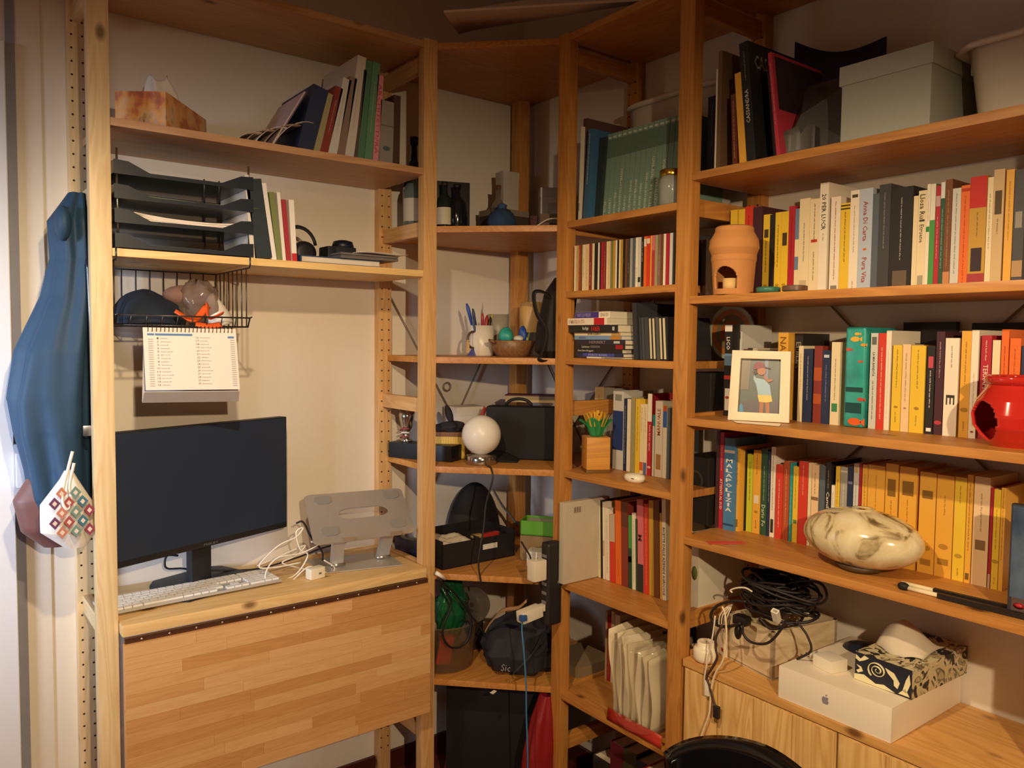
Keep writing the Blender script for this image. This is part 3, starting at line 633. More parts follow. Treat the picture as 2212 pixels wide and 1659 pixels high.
# flat things at the right of the shelf
fl = T('ring_binder', 'flat navy blue folder under the silver laptop', 'folder', (-0.9477, -.290, ZT)); 
MB().box(0, .235, 0, .22, 0, .0022).box(0, .235, 0, .22, .016, .0182).box(0, .003, 0, .22, .0022, .016).build('cover', paint('#2F4468', .5), fl); MB().box(.004, .228, .004, .214, .0024, .0158).build('papers', paint('#DCCFB8', .9), fl)
lp = T('laptop', 'closed silver laptop lying on the navy folder', 'laptop', (-0.8426, -.305, ZT+.0186), .03)
MB().box(0, .175, 0, .24, 0, .008).build('base', paint('#8F8C8C', .3, .7), lp, bev=.003); MB().box(0, .175, 0, .24, .0085, .014).build('lid', paint('#A09C9C', .3, .7), lp, bev=.002)
tag(MB().grid(lambda u, v: (-0.8007+u*.15, -.325+v*.2, ZT+.0345+.004*u*u+.002*math.sin(5*u)), 8, 4).build('loose_sheet', paint('#D8CFC4', .8), solid=.0008), 'curled white sheet on top of the silver laptop', 'paper')
cm = T('camera', 'small black camera with a round top lying on the laptop', 'camera', (-0.8533, -.245, ZT+.0186))
MB().box(0, .03, 0, .06, 0, .035).build('grip', paint('#15181F', .5), cm, bev=.006)
MB().box(.02, .085, .0, .06, .0165, .036).build('body', paint('#1A1D26', .5), cm, bev=.006)
MB().lathe([(.028, -.001), (.03, .006), (.026, .018), (.012, .022), (.001, .023)], 24, M=Matrix.Translation((.058, .03, .034))).build('dome', paint('#101521', .4), cm)
hp = T('headphones', 'black over-ear headphones standing behind the notebooks', 'headphones', (-0.9037, -.19, ZT))
MB().lathe([(.02, -.016), (.031, -.014), (.033, .0), (.03, .014), (.018, .018)], 24, M=Matrix.Translation((.006, 0, .034)) @ Matrix.Rotation(PI/2, 4, 'X')).build('ear_cup', paint('#1D1D22', .5), hp)
MB().tube([(-.005+.05*math.cos(a), .012, .05+.055*math.sin(a)) for a in [PI*(.05+.9*k/14) for k in range(15)]], .007, 8, flat=.6).build('headband', paint('#222228', .45), hp)
# ---------------- tissue box and leaning books above ----------------
ZS = 1.898
tb = T('tissue_box', 'sunset patterned tissue box with a tissue standing up', 'tissue box', (-1.27-.118*.788, -.286+.118*.616, ZS), -.663)
sun = ramp_mat('sunset_card', [(.25, '#8A4E5A'), (.4, '#D0805E'), (.5, '#EDB06A'), (.6, '#E8C090'), (.75, '#7E6A54')], scale=26, detail=4, stretch=(1, .6, .8))
MB().box(0, .118, 0, .235, 0, .082).build('carton', sun, tb, bev=.001)
mb = MB(); rr = random.Random(5)
for k in range(7): x = .004+k*.0165; mb.add([(x, -.0006, .002), (x+.016, -.0006, .002), (x+.008, -.0006, .012+.012*rr.random())], [(0, 1, 2)])
mb.build('pale_leaves', paint('#D6B2A6', .7), tb)
MB().prism([(.059+.03*math.cos(a), .1175+.06*math.sin(a)) for a in [2*PI*k/20 for k in range(20)]], .082, .0826, 'xy').build('opening', paint('#E8DDD0', .6), tb)
MB().grid(lambda u, v: (.059+.040*(1-.5*v)*math.cos(2*PI*u)*(1+.22*math.sin(6*PI*u+1+3*v)), .10+.030*(1-.3*v)*math.sin(2*PI*u)*(1+.25*math.sin(8*PI*u+2*v)), .080+.062*v**.8+.010*math.sin(4*PI*u+1)*v), 40, 10, cu=True).build('tissue', paint('#E8E2DA', .9), tb, solid=.001)
LB = [(-0.9467, -0.9052, 0.169, 15, 'navy', 'blue book leaning right against the tan one above the desk'),
      (-0.9039, -0.8873, 0.16, 15, 'khaki', 'slim tan book leaning right beside the blue one'),
      (-0.886, -0.8639, 0.182, 14, 'brick', 'brown-red book leaning right in the row above the desk'),
      (-0.8626, -0.8389, 0.209, 12, 'lightgrey', 'pale grey book leaning right beside the brown-red one'),
      (-0.8376, -0.8163, 0.217, 10, '#8A7468', 'taupe book leaning right between pale grey ones'),
      (-0.815, -0.7893, 0.279, 8, '#CFC8BC', 'very tall pale grey album leaning right above the desk'),
      (-0.7879, -0.7797, 0.246, 7, '#5A4A44', 'slim dark brown book left of the green ones'),
      (-0.7783, -0.7591, 0.273, 5.5, '#4F7A5E', 'tall green book leaning slightly, left of its twin'),
      (-0.7577, -0.7354, 0.273, 5.5, '#5E8A6A', 'tall lighter green book beside the pink spine'),
      (-0.7326, -0.7156, 0.241, 4, '#D08A90', 'tall slim book with a pink lettered spine'),
      (-0.7128, -0.6711, 0.175, 2, '#8C857C', 'grey box file with a round finger hole'),
      (-0.6697, -0.6492, 0.197, 1, '#4A362C', 'dark brown binder at the right end above the desk')]
for i, (a, b, h, tl, c, lab) in enumerate(LB):
    pr = {9: ['v:ARCHITETTURA:#B85060:.1:.9'], 10: ['o::#4A5A5A:.25:.011', 'b::#6A645C:.6:.62']}.get(i, ['d::#B8B0A4:.3:.8'] if i in (2, 3, 5, 8) else [])
    standing(a, b, h, ZS, -.27, .22, c, tl, lab, pr, 'books leaning above the desk', hard=i in (0, 10))
lb0 = LB[0][0]
nb = T('folder', 'purple card folder propped against the leaning books', 'folder')
QP = quad_frame((lb0-.065, -.262, ZS), (lb0-.062, -.07, ZS+.0), (lb0+.028, -.262, ZS+.158), (lb0+.03, -.07, ZS+.158))
def slab(mb, Q, t, P):
    n = len(P); mb.add([Q(a, b, 0) for a, b in P]+[Q(a, b, t) for a, b in P], [list(range(n)), list(range(n, 2*n))[::-1]]+[(k, (k+1) % n, n+(k+1) % n, n+k) for k in range(n)])
mb = MB(); slab(mb, QP, .003, [(0, 0), (1, 0), (1, 1), (0, 1)]); mb.build('cover', paint('#6E5A72', .6), nb)
mb = MB(); slab(mb, QP, -.0035, [(.01, .01), (.98, .01), (.98, .98), (.01, .98)]); mb.build('sheets', paint('#D8C4C4', .8), nb)
sh = T('fanned_booklets', 'untidy pale booklets slumped before the purple folder', 'papers')
for k in range(5):
    a = lb0-.155+k*.022; MB().grid(lambda u, v, a=a, k=k: (a+.062*v**1.3+.012*k*v, -.272+.14*u, ZS+.001+(.028+.012*k)*math.sin(v*PI*.55)), 6, 9).build('sheet', paint(['#D2C4B8', '#B8A498', '#DCD2C8', '#A89488', '#D8CCC0'][k], .8), sh, solid=.0012)
# ---------------- wire basket under the shelf ----------------
bx0, bx1, zb = -1.387, -1.0834, 1.4408
wb = T('wire_basket', 'dark wire basket hooked under the pale desk shelf', 'basket')
WM = paint('#54504E', .35, .7)
def wire(p, r=.0015, name='wire', closed=False): return MB().tube(p, r, 6, closed=closed).build(name, WM, wb)
zt = 1.586
for x in (bx0+.004, bx1): wire([(x, -.292, 1.613), (x, -.3045, 1.612), (x, -.3045, 1.592), (x, -.298, zt), (x, -.03, zt), (x, -.03, zb), (x, -.26, zb), (x, -.285, zb), (x, -.30, zb+.022), (x, -.312, zb+.024)], .0021, 'side_rail')
wire([(bx0, -.03, zt), (bx1, -.03, zt)], .002, 'rear_rail')
for y, z in ((-.03, zb), (-.30, zb+.022), (-.288, zb)): wire([(bx0, y, z), (bx1, y, z)], .002, 'rail')
for k in range(1, 9):
    x = bx0+(bx1-bx0)*k/9; wire([(x, -.03, zt), (x, -.03, zb), (x, -.288, zb), (x, -.30, zb+.022)])
for x in (bx0+.004, bx1):
    for k in range(1, 8): y = -.03-.245*k/7; wire([(x, y, zt), (x, y, zb)])
# things in the basket
cb = MB().grid(lambda u, v: (bx0+.095+.092*math.cos(2*PI*u)*math.cos(v*PI/2)*(1+.08*math.sin(6*PI*u+v*5)), -.165+.10*math.sin(2*PI*u)*math.cos(v*PI/2), zb+.004+.078*math.sin(v*PI/2)*(1+.1*math.sin(4*PI*u))), 36, 12, cu=True).build('folded_cap', paint('#1E2A3E', .8, bump=.3, scale=80))
tag(cb, 'dark navy cloth cap lying in the wire basket', 'cap')
PLA = paint('#C8B4A8', .12, trans=.75, noise=.1, ior=1.2, bump=.8, scale=40, coat=.5)
pb = T('plastic_bag', 'clear plastic bag tied with orange ribbon in the wire basket', 'bag', (-1.1787, -.2, zb+.005))
MB().ball((0, 0, .055), (.05, .04, .052), seg=24, n=16, fn=lambda a, b: 1+.12*math.sin(5*a+3*b)+.08*math.sin(9*a-7*b)).build('bag', PLA, pb)
MB().ball((-.025, .02, .07), (.055, .035, .028), seg=16, n=10).build('contents', paint('#8A6A62', .7), pb)
OR = paint('#E8622A', .5)
for q, (p0, p1, p2) in enumerate((((.005, -.06, .045), (-.035, -.085, .01), (-.075, -.08, .03)), ((.005, -.06, .05), (.0, -.09, .015), (.035, -.085, .028)), ((-.03, -.085, .0), (.0, -.09, -.004), (.03, -.085, .0)))):
    MB().tube(knit([p0, p1, p2], 6), .009, 6, flat=.25).build('ribbon', OR, pb)
cc = T('white_cone', 'white plastic shuttle-shaped cup in the right of the wire basket', 'cup', (-1.1285, -.2, zb+.003))
MB().lathe([(.034, 0), (.036, .006), (.034, .012), (.036, .02), (.026, .045), (.014, .072), (.006, .08)], 28, M=Matrix.Rotation(-.25, 4, 'Y')).build('body', paint('#E4DEDA', .35), cc)
# ---------------- calendar ----------------
cal = T('desk_calendar', 'spiral desk calendar with two columns of dates hung on the wire basket', 'calendar')
CQ = quad_frame((-1.3296,-0.3220,1.2924), (-1.1171,-0.3220,1.2885), (-1.3331,-0.3160,1.4351), (-1.1240,-0.3160,1.4347))
mb = MB(); slab(mb, CQ, .001, [(0, 0), (1, 0), (1, 1), (0, 1)]); mb.build('page', paint('#F3E8DC', .7, noise=.01), cal)
CB = quad_frame((-1.3298,-0.2850,1.2625), (-1.1086,-0.2850,1.2574), (-1.3295,-0.3080,1.4332), (-1.1225,-0.3080,1.4325))
mb = MB(); slab(mb, CB, .002, [(0, 0), (1, 0), (1, 1), (0, 1)]); mb.build('card_stand', paint('#CFC6BC', .7), cal)
mb = MB(); slab(mb, quad_frame((-1.3298,-0.2850,1.2625), (-1.1086,-0.2850,1.2574), (-1.3321,-0.3200,1.2892), (-1.1175,-0.3200,1.2850)), .0015, [(0, 0), (1, 0), (1, 1), (0, 1)]); mb.build('stand_lip', paint('#D8D0C6', .7), cal)
sp = MB()
for k in range(22): p = CQ(.05+.9*k/21, .965, .002); sp.tube([Vector(p)+Vector((0, -.003*math.sin(a), .007*math.cos(a)+.003)) for a in [2*PI*i/8 for i in range(8)]], .0009, 5, closed=True)
o = sp.build('spiral', paint('#2A2826', .4, .6), cal); o['kind'] = 'stuff'
def onpage(mb, x, y, w, h, t=.0016): slab(mb, lambda a, b, c: CQ(x+a*w, y+b*h, t+c), .0002, [(0, 0), (1, 0), (1, 1), (0, 1)])
mb = MB(); onpage(mb, .04, .875, .07, .032); onpage(mb, .12, .875, .39, .032); onpage(mb, .90, .845, .07, .032); mb.build('header_bars', paint('#5E86B8', .6), cal)
mb = MB()
def ptext(mb, s, x, y, w, h, t=.0016, bold=.0):
    vs, fs, asp = text_polys(s, bold); mb.add([CQ(x+a*w, y+b*h, t) for a, b in vs], fs)
for i in range(15):
    y = .815-i*.0535
    ptext(mb, str(i+1), .125 if i > 8 else .137, y, .03 if i > 8 else .015, .03)
    ptext(mb, str(i+16), .548, y+.02, .03, .03)
mb.build('day_numbers', paint('#4A4440', .7), cal)
DAY = ['sabato', 'domenica', 'lunedi', 'martedi', 'mercoledi', 'giovedi', 'venerdi']
mb = MB()
for i in range(15):
    y = .815-i*.0535; a = DAY[i % 7]; b = DAY[(i+15) % 7]
    ptext(mb, a, .17, y+.004, .0135*len(a), .022); ptext(mb, b, .59, y+.024, .0135*len(b), .022)
mb.build('day_names', paint('#8A847C', .7), cal)
for x in (.045, .925):
    mb = MB()
    for i in range(22): onpage(mb, x, .06+i*.0355, .05, .014)
    mb.build('side_table', paint('#BDB6AC', .7), cal)
# ---------------- coat, bags and door phone at the far left ----------------
def uvx(u, v, y): return None
ct = T('hooded_raincoat', 'dark blue raincoat hanging on the outside of the pale ladder frame', 'coat')
CP = [(-1.4358,-0.1600,1.7446), (-1.4484,-0.1600,1.6773), (-1.4451,-0.1600,1.5922), (-1.4542,-0.1600,1.5060), (-1.4819,-0.1600,1.3769), (-1.4932,-0.1600,1.2699), (-1.4918,-0.1600,1.1945), (-1.4867,-0.1600,1.1076), (-1.4851,-0.1600,1.0421), (-1.4770,-0.1600,0.9645)]
CWD = [.018, .045, .043, .052, .078, .086, .080, .068, .062, .045]
prof = [(p[2], hw, min(.085, hw*1.2), p[0]+1.50, 0) for p, hw in zip(CP, CWD)]
MB().grid(cloth_fn(prof, -1.50, -.16, nf=6, amp=.085, seed=4), 80, 60, cu=True).build('body', paint('#24435F', .62, bump=.25, scale=25), ct)
MB().ball((CP[1][0]-.025, -.21, CP[1][2]-.01), (.018, .03, .04), seg=16, n=10).build('hood_edge', paint('#24435F', .6), ct)
MB().tube(knit([(-1.4298,-0.2450,1.5868), (-1.4274,-0.2500,1.4412), (-1.4262,-0.2500,1.2838), (-1.4221,-0.2450,1.1985)], 8), .005, 6).build('strap', paint('#15202E', .25, coat=.6), ct)
MB().box(-.015, .015, -.004, .004, -.012, .012, M=Matrix.Translation((-1.4342,-0.2620,1.2009))).build('buckle', paint('#9A9AA0', .25, .9), ct, bev=.003)
for k, (u, v) in enumerate(((118, 632), (130, 630), (156, 640), (158, 655))): MB().ball((CP[3][0]+(-.02+.013*k), -.212, CP[3][2]-.01*(k % 2)), (.005, .004, .009), seg=8, n=6).build('toggle', paint('#C8CCD4', .15, .8), ct)
db = T('drawstring_pouch', 'cream pouch with coloured diamonds hanging below the blue raincoat', 'bag')
p1, p2, p3, p4 = (-1.4786,-0.2850,1.1134), (-1.4816,-0.2850,1.0415), (-1.4827,-0.2850,0.9795), (-1.4698,-0.2850,0.9380)
MB().grid(cloth_fn([(p1[2], .008, .008, 0, 0), (p1[2]-.02, .018, .014, 0, 0), (p2[2], .05, .03, -.003, 0), (p3[2], .055, .032, 0, 0), (p4[2], .02, .012, .012, 0)], p1[0], -.255, nf=6, amp=.04, seed=2), 48, 24, cu=True).build('pouch', paint('#E4DCD0', .8, bump=.2, scale=90), db)
rr = random.Random(8); DC = ['#8C3A4A', '#3E6E7A', '#C07A5E', '#6A3A5A', '#6E8A7A', '#A04A42']
fm = {}
for j in range(5):
    for i in range(4):
        cx = p1[0]-.046+i*.027+(j % 2)*.0135; cz = p2[2]+.028-j*.0215
        if cz < p4[2]+.012 or cz > p1[2]-.035: continue
        y = -.2985+.9*(abs(cx-p1[0]))**2*3.4
        if abs(cx-p1[0]) > (.046 if cz < p2[2]+.012 else .030): continue
        c = DC[(i*2+j*3) % 6]; s = .0112; mb = MB(); mb2 = mb; fm[(i, j)] = (c, mb)
        mb.prism([(cx-s, cz), (cx, cz-s*1.25), (cx+s, cz), (cx, cz+s*1.25)], y, y+.004, 'xz', paint(c, .8)); s *= .45
        mb2.prism([(cx-s, cz), (cx, cz-s*1.25), (cx+s, cz), (cx, cz+s*1.25)], y-.0006, y, 'xz', paint('#DCC8B4', .8))
for c, mb in fm.values(): mb.build('diamond_print', None, db)
MB().tube(knit([(-1.4726,-0.2800,1.1586), (-1.4820,-0.2850,1.1240), (-1.4926,-0.2920,1.0850), (-1.4955,-0.2960,1.0501), (-1.4869,-0.2960,1.0337), (-1.4791,-0.2940,1.0530), (-1.4816,-0.2900,1.0835), (-1.4710,-0.2850,1.1333)], 8), .0035, 7).build('cord', paint('#EFE8DE', .7), db)
sb = MB().grid(cloth_fn([(p1[2]+.02, .02, .03, .0, 0), (p1[2]-.01, .055, .045, -.008, 0), (p2[2], .082, .05, -.018, 0), (p3[2]-.01, .072, .045, -.012, 0), (p4[2]-.012, .03, .02, -.01, 0)], p1[0], -.165, nf=4, amp=.03, seed=6), 40, 20, cu=True).build('leather_bag', paint('#6E4A44', .5, bump=.3, scale=30))
tag(sb, 'brown leather bag hanging behind the patterned pouch', 'bag')
ph = T('door_phone', 'grey and white door entry phone on the wall behind the coat', 'intercom')
a = (-1.5636,-0.0010,1.0135); b = (-1.5300,-0.0010,1.1529)
MB().box(a[0], b[0], -.03, -.0005, a[2], b[2]).build('housing', paint('#B9BAC4', .4), ph, bev=.004)
MB().box(a[0]+.004, b[0]-.002, -.05, -.03, a[2]+.035, b[2]-.02).build('handset', paint('#D8D8DE', .3), ph, bev=.006)

# ---------------- corner shelves: top ----------------
tp = T('cardboard_panel', 'large pale flat panel tilted on top of the corner shelves', 'panel')
TQ = quad_frame((-.60, -.42, 2.285), (-.12, -.86, 2.305), (-.42, -.22, 2.33), (-.06, -.56, 2.46))
mb = MB(); slab(mb, TQ, .006, [(0, 0), (1, 0), (1, 1), (0, 1)]); mb.build('sheet', paint('#DCCFBA', .8), tp)
mb = MB(); slab(mb, lambda a, b, t: TQ(a, b, t+.0065), .012, [(.12, .55), (.95, .50), (.93, 1.0), (.15, .98)]); mb.build('upper_sheet', paint('#D2C6B4', .8), tp)
fb = T('magazine_stack', 'flat pale magazines lying on the narrow section near the ceiling', 'magazines', (-.25, -.66, 2.2545), RB)
for k in range(3): MB().box(.01*k, .28, .0+.008*k, .22, k*.013, k*.013+.012).build('magazine', paint(['#C8BAA4', '#A8977E', '#D0C4B0'][k], .7), fb)
# ---------------- bottles and boxes ----------------
Z1 = 1.7405
def bottle(label, x, y, z, r, h, c, lc=None, cap=None, glass=True):
    t = T('bottle', label, 'bottle', (x, y, z))
    g = paint(c, .12, trans=.5 if glass else 0, noise=.02, coat=.3)
    MB().lathe([(r*.9, 0), (r, .006), (r, h*.58), (r*.85, h*.66), (r*.36, h*.76), (r*.33, h*.93)], 20).build('glass_body', g, t)
    MB().lathe([(r*.38, h*.925), (r*.4, h)], 16).build('cap', paint(cap or '#2A2420', .5), t)
    if lc: MB().lathe([(r*1.01, h*.14), (r*1.012, h*.48)], 20, cap=False).build('label', paint(lc, .8), t)
    return t
bottle('tall dark green bottle standing at the left rear of the corner shelf', -.495, -.085, Z1, .034, .30, '#24352A', '#B8AC98')
bottle('clear bottle with a pale label seen between the ladder posts', -.535, -.15, Z1, .03, .20, '#7A8A80', '#C0B4A0')
bottle('short green bottle with a cream label beside the ladder post', -.455, -.20, Z1, .026, .15, '#2C3A34', '#CFC2A2')
sp = T('speaker', 'black box-shaped loudspeaker at the left of the bottle shelf', 'speaker', (-.40, -.10, Z1), -.35)
MB().box(-.06, .075, -.06, .06, 0, .165).build('cabinet', paint('#222122', .5), sp, bev=.004)
MB().lathe([(.001, 0), (.03, .002), (.036, .004), (.04, .0)], 20, M=Matrix.Translation((.008, -.0605, .06)) @ Matrix.Rotation(PI/2, 4, 'X')).build('cone', paint('#181818', .7), sp)
bottle('rounded black bottle standing before the black loudspeaker', -.42, -.215, Z1, .031, .145, '#17191C', None, '#1A1A1C', False)
sk = T('blue_pouch', 'blue fabric ball-shaped pouch in the middle of the bottle shelf', 'pouch', (-.275, -.25, Z1))
MB().ball((0, 0, .042), (.048, .04, .043), fn=lambda a, b: 1+.06*math.sin(5*a+4*b)).build('body', paint('#2C4262', .85, bump=.4, scale=60), sk)
MB().lathe([(.012, .08), (.016, .095), (.006, .1)], 12).build('knot', paint('#3A5276', .85), sk)
def carton(label, x, y, z, a, w, d, h, c, flapc=None, name='carton', lid=True, decal=None):
    t = T(name, label, 'box', (x, y, z), a)
    MB().box(-w/2, w/2, -d/2, d/2, 0, h).build('carton_body', paint(c, .7, bump=.1), t, bev=.001)
    if lid: MB().box(-w/2-.001, w/2+.001, -d/2-.001, d/2+.001, h*.82, h+.0015).build('lid', paint(flapc or c, .7), t, bev=.001)
    if decal: MB().box(-w*.3, w*.3, -d/2-.0018, -d/2-.001, h*.2, h*.7).build('printed_panel', paint(decal, .7), t)
    return t
carton('tall white box standing at the rear of the bottle shelf', -.155, -.115, Z1+.101, -.1, .06, .05, .13, '#B9AFA4')
carton('dark brown carton under the white boxes in the corner', -.175, -.125, Z1, 0, .13, .10, .10, '#4A3A30', '#8A7864')
bottle('small spirit bottle with a wooden cap in the corner', -.235, -.175, Z1+.0, .022, .172, '#9A8E80', None, '#6A4630')
carton('white carton with a pale emblem at the right of the bottle shelf', -.095, -.30, Z1, -.6, .11, .08, .155, '#C8BCAC', decal='#B5A894')
carton('small brown carton before the white emblem carton', -.215, -.415, Z1, -.75, .06, .04, .05, '#6A5442')
carton('tiny maroon box beside the white cable', -.235, -.36, Z1, -.75, .02, .03, .05, '#4A2226')
cable('white_cable', [(-.30, -.345, Z1+.003), (-.285, -.37, Z1+.003), (-.27, -.41, Z1+.012), (-.262, -.455, Z1+.028), (-.26, -.50, Z1+.026), (-.25, -.54, Z1+.012)], .0025, '#D8CDBB', 'white cable curving along the front of the bottle shelf')
# ---------------- pen mug, bowl and bag ----------------
Z2 = 1.3655
mg = T('pen_mug', 'white mug full of pens standing behind the wooden bowl', 'mug', (-.30, -.18, Z2))
MB().lathe([(.036, 0), (.039, .004), (.040, .096), (.037, .096), (.036, .006), (.001, .006)], 28, cap=False).build('mug_body', paint('#E6DDD0', .3), mg)
MB().tube([(-.04-.022*math.sin(a), -.012, .05+.026*math.cos(a)) for a in [PI*k/10 for k in range(11)]], .004, 7).build('handle', paint('#5A4030', .4), mg)
MB().lathe([(.0405, .004), (.0405, .094)], 6, cap=False, M=Matrix.Rotation(PI, 4, 'Z')).build('brown_edge', paint('#5A4030', .4), mg) if False else None
rr = random.Random(2)
for k, (dx, dy, tx, ty, l, c, r) in enumerate(((-.012, 0, -.04, .01, .165, '#2E4A9A', .006), (-.005, .012, -.022, 0, .15, '#36426A', .005), (-.02, -.01, -.03, -.01, .12, '#55607A', .004), (.002, -.008, -.004, 0, .135, '#B03040', .0045), (.012, 0, .012, .004, .13, '#A8322E', .006), (.018, .004, .02, 0, .125, '#3A2E28', .006), (.024, .01, .032, .01, .135, '#D8C84A', .003), (.008, .012, .008, .01, .15, '#C88A8A', .0035), (.0, .0, .003, .0, .17, '#8A8278', .0015))):
    a = Vector((dx*.5, dy*.5, .01)); b = Vector((dx+tx, dy+ty, l))
    o = MB().tube([a, a+(b-a)*.9, b-(b-a)*.06, b], [r, r, r*.8, r*.35], 8).build('pen', paint(c, .35)); tag(o, ['blue marker standing tallest in the pen mug', 'slate blue pen behind the blue marker', 'short grey pen at the left of the mug', 'red pen in the middle of the mug', 'dark red marker in the mug', 'black marker at the right of the mug', 'thin yellow-green looped straw in the mug', 'pink pencil in the mug', 'thin grey stick in the mug'][k], 'pen', 'pens in the white mug'); o.location = mg.location
bw = T('wooden_bowl', 'shallow wooden bowl with trinkets at the front of the corner shelf', 'bowl', (-.268, -.30, Z2))
MB().lathe([(.045, 0), (.052, .006), (.073, .048), (.069, .05), (.05, .012), (.001, .01)], 30, cap=False).build('bowl_body', wood('#8A623C', '#5A3A20', 'z', knots=False), bw)
for s_ in (-1, 1): MB().tube([(s_*.070, 0, .046), (s_*.084, .004, .05), (s_*.084, -.01, .046), (s_*.070, -.008, .042)], .004, 6).build('lug', wood('#8A623C', '#5A3A20', 'z', knots=False), bw)
tr_ = [('teal_figurine', 'teal green bird-shaped trinket in the wooden bowl', (-.035, -.02, .062), (.024, .018, .022), '#2F9A8A'), ('blue_figurine', 'blue trinket in the wooden bowl', (.035, -.01, .065), (.014, .012, .024), '#2E4FA8'), ('white_trinket', 'white folded trinket between the teal and blue ones', (.004, -.03, .055), (.018, .012, .008), '#D8D0C0'), ('yellow_trinket', 'yellow-green trinket at the right of the wooden bowl', (.055, -.02, .054), (.016, .012, .007), '#B8BE3A')]
for n_, l_, p_, r_, c_ in tr_:
    o = MB().ball((0, 0, 0), r_, seg=14, n=9, fn=lambda a, b: 1+.18*math.sin(3*a)+.2*max(0, math.sin(b))*math.cos(2*a)).build(n_, paint(c_, .4)); o.location = bw.location+Vector(p_); tag(o, l_, 'trinket')
cy = T('wooden_canister', 'tall pale wooden cylinder standing behind the bowl', 'canister', (-.135, -.225, Z2))
MB().lathe([(.034, .058), (.0375, .062), (.0375, .17), (.034, .175), (.001, .175)], 28).build('canister_body', wood('#D3A862', '#A9793C', 'z', knots=False), cy)
MB().lathe([(.046, .0), (.046, .05), (.047, .055)], 28).build('stand', paint('#4A3A30', .5), cy)
m2 = T('grey_mug', 'grey mug on its side behind the pens', 'mug', (-.205, -.14, Z2+.0))
MB().lathe([(.03, 0), (.034, .003), (.036, .09), (.033, .09), (.031, .005), (.001, .005)], 24, cap=False, M=Matrix.Translation((0, 0, .045))).build('mug_body', paint('#A39B8C', .4), m2)
MB().lathe([(.032, 0), (.032, .045)], 20).build('block', paint('#7A6A58', .6), m2)
gl = T('drinking_glass', 'clear drinking glass between the bowl and the black bag', 'glass', (-.195, -.33, Z2))
MB().lathe([(.024, 0), (.028, .003), (.032, .075), (.030, .075), (.026, .006), (.001, .006)], 24, cap=False).build('glass_body', paint('#E8EEF0', .04, trans=.95, noise=0, ior=1.45), gl)
fg = T('paper_figurine', 'small folded blue and white paper figure left of the mug', 'figurine', (-.365, -.215, Z2))
MB().prism([(-.012, 0), (.014, 0), (.008, .022)], -.006, .006, 'xz').build('body', paint('#5A5AA8', .7), fg); MB().prism([(-.016, .01), (-.008, .008), (-.006, .04), (-.012, .046), (-.002, .048), (-.014, .05)], -.002, .002, 'xz').build('neck', paint('#D8B880', .7), fg)
bg = T('black_shoulder_bag', 'black shoulder bag slumped against the orange ladder post', 'bag', (-.245, -.47, Z2))
MB().grid(cloth_fn([(.0, .02, .03, -.01, 0), (.02, .04, .05, -.01, 0), (.10, .055, .05, .01, 0), (.19, .05, .045, .025, -.0), (.235, .022, .022, .03, 0)], 0, 0, nf=5, amp=.07, seed=3), 36, 24, cu=True).build('bag_body', paint('#1C1A1A', .7, bump=.3, scale=40), bg)
MB().tube(knit([(-.02, -.02, .17), (-.05, -.01, .19), (-.075, .0, .185), (-.065, -.0, .13), (-.055, -.03, .08), (-.075, -.04, .02), (-.09, -.045, -.004), (-.06, -.055, -.008), (-.02, -.06, .012), (.0, -.055, .06)], 8), .008, 6, flat=.35).build('strap', paint('#141314', .6), bg)
MB().ball((-.018, -.062, .04), (.016, .012, .018), seg=12, n=8).build('pink_charm', paint('#B82A5A', .4), bg)
# ---------------- round lamp shelf ----------------
Z3 = 1.0465
gp = (-0.4000,-0.3382,1.1280)
gl2 = T('globe_lamp', 'round white glass lamp with a chrome foot, switched off', 'lamp', (-.405, gp[1]+.005, Z3))
MB().ball((0, 0, .028+.0585), .0585, seg=32, n=22).build('globe', paint('#E9E3D4', .35, noise=.01, coat=.2), gl2)
MB().lathe([(.044, 0), (.046, .002), (.046, .024), (.043, .027), (.02, .029), (.019, .034)], 32).build('chrome_foot', paint('#B9B2A6', .15, .95), gl2)
cable('lamp_cord', [(-.42, gp[1]-.045, Z3+.003), (-.43, gp[1]-.08, Z3+.0), (-.435, gp[1]-.095, Z3-.03), (-0.4476,-0.4200,0.9428), (-0.4550,-0.4200,0.8765), (-0.4689,-0.4200,0.8113), (-0.4717,-0.4200,0.7646), (-0.4614,-0.4200,0.7128)], .0028, '#2A2624', 'dark lamp cord hanging down in front of the black tray')
bb = T('trophy', 'silver cup trophy on a black block, behind the ladder', 'trophy', (-.50, -.13, Z3), -1.08)
MB().box(-.09, .135, -.035, .03, 0, .048).build('block_base', paint('#191818', .4), bb, bev=.002)
CH = paint('#B8B4AC', .15, .95)
MB().lathe([(.016, .0), (.02, .004), (.008, .012), (.007, .03), (.018, .045), (.024, .075), (.027, .1), (.025, .1), (.02, .07), (.001, .05)], 24, cap=False, M=Matrix.Translation((-.045, 0, .048))).build('cup', CH, bb)
for k in range(3): MB().tube([(-.063, -.008, .06+.012*k), (-.045, -.02, .067+.012*k), (-.028, -.012, .066+.012*k)], .003, 6).build('ribbon', paint(['#8A3A3E', '#D8CFC4', '#8A3A3E'][k], .6), bb)
yb = T('woven_basket', 'small yellow woven basket left of the round lamp', 'basket', (-.42, -.185, Z3), -.72)
MB().box(-.05, .05, -.03, .035, .001, .078).build('basket_body', ramp_mat('weave', [(.3, '#C9A040'), (.6, '#E6C564')], tex='WAVE', scale=60, dist=1, bump=.6), yb, bev=.006)
MB().box(-.052, .052, -.032, .037, .070, .084).build('rim', paint('#7A5236', .7), yb, bev=.003)
gv = T('black_glove', 'black bunched fabric lying on the yellow basket', 'cloth', (-.42, -.185, Z3+.086), -.72)
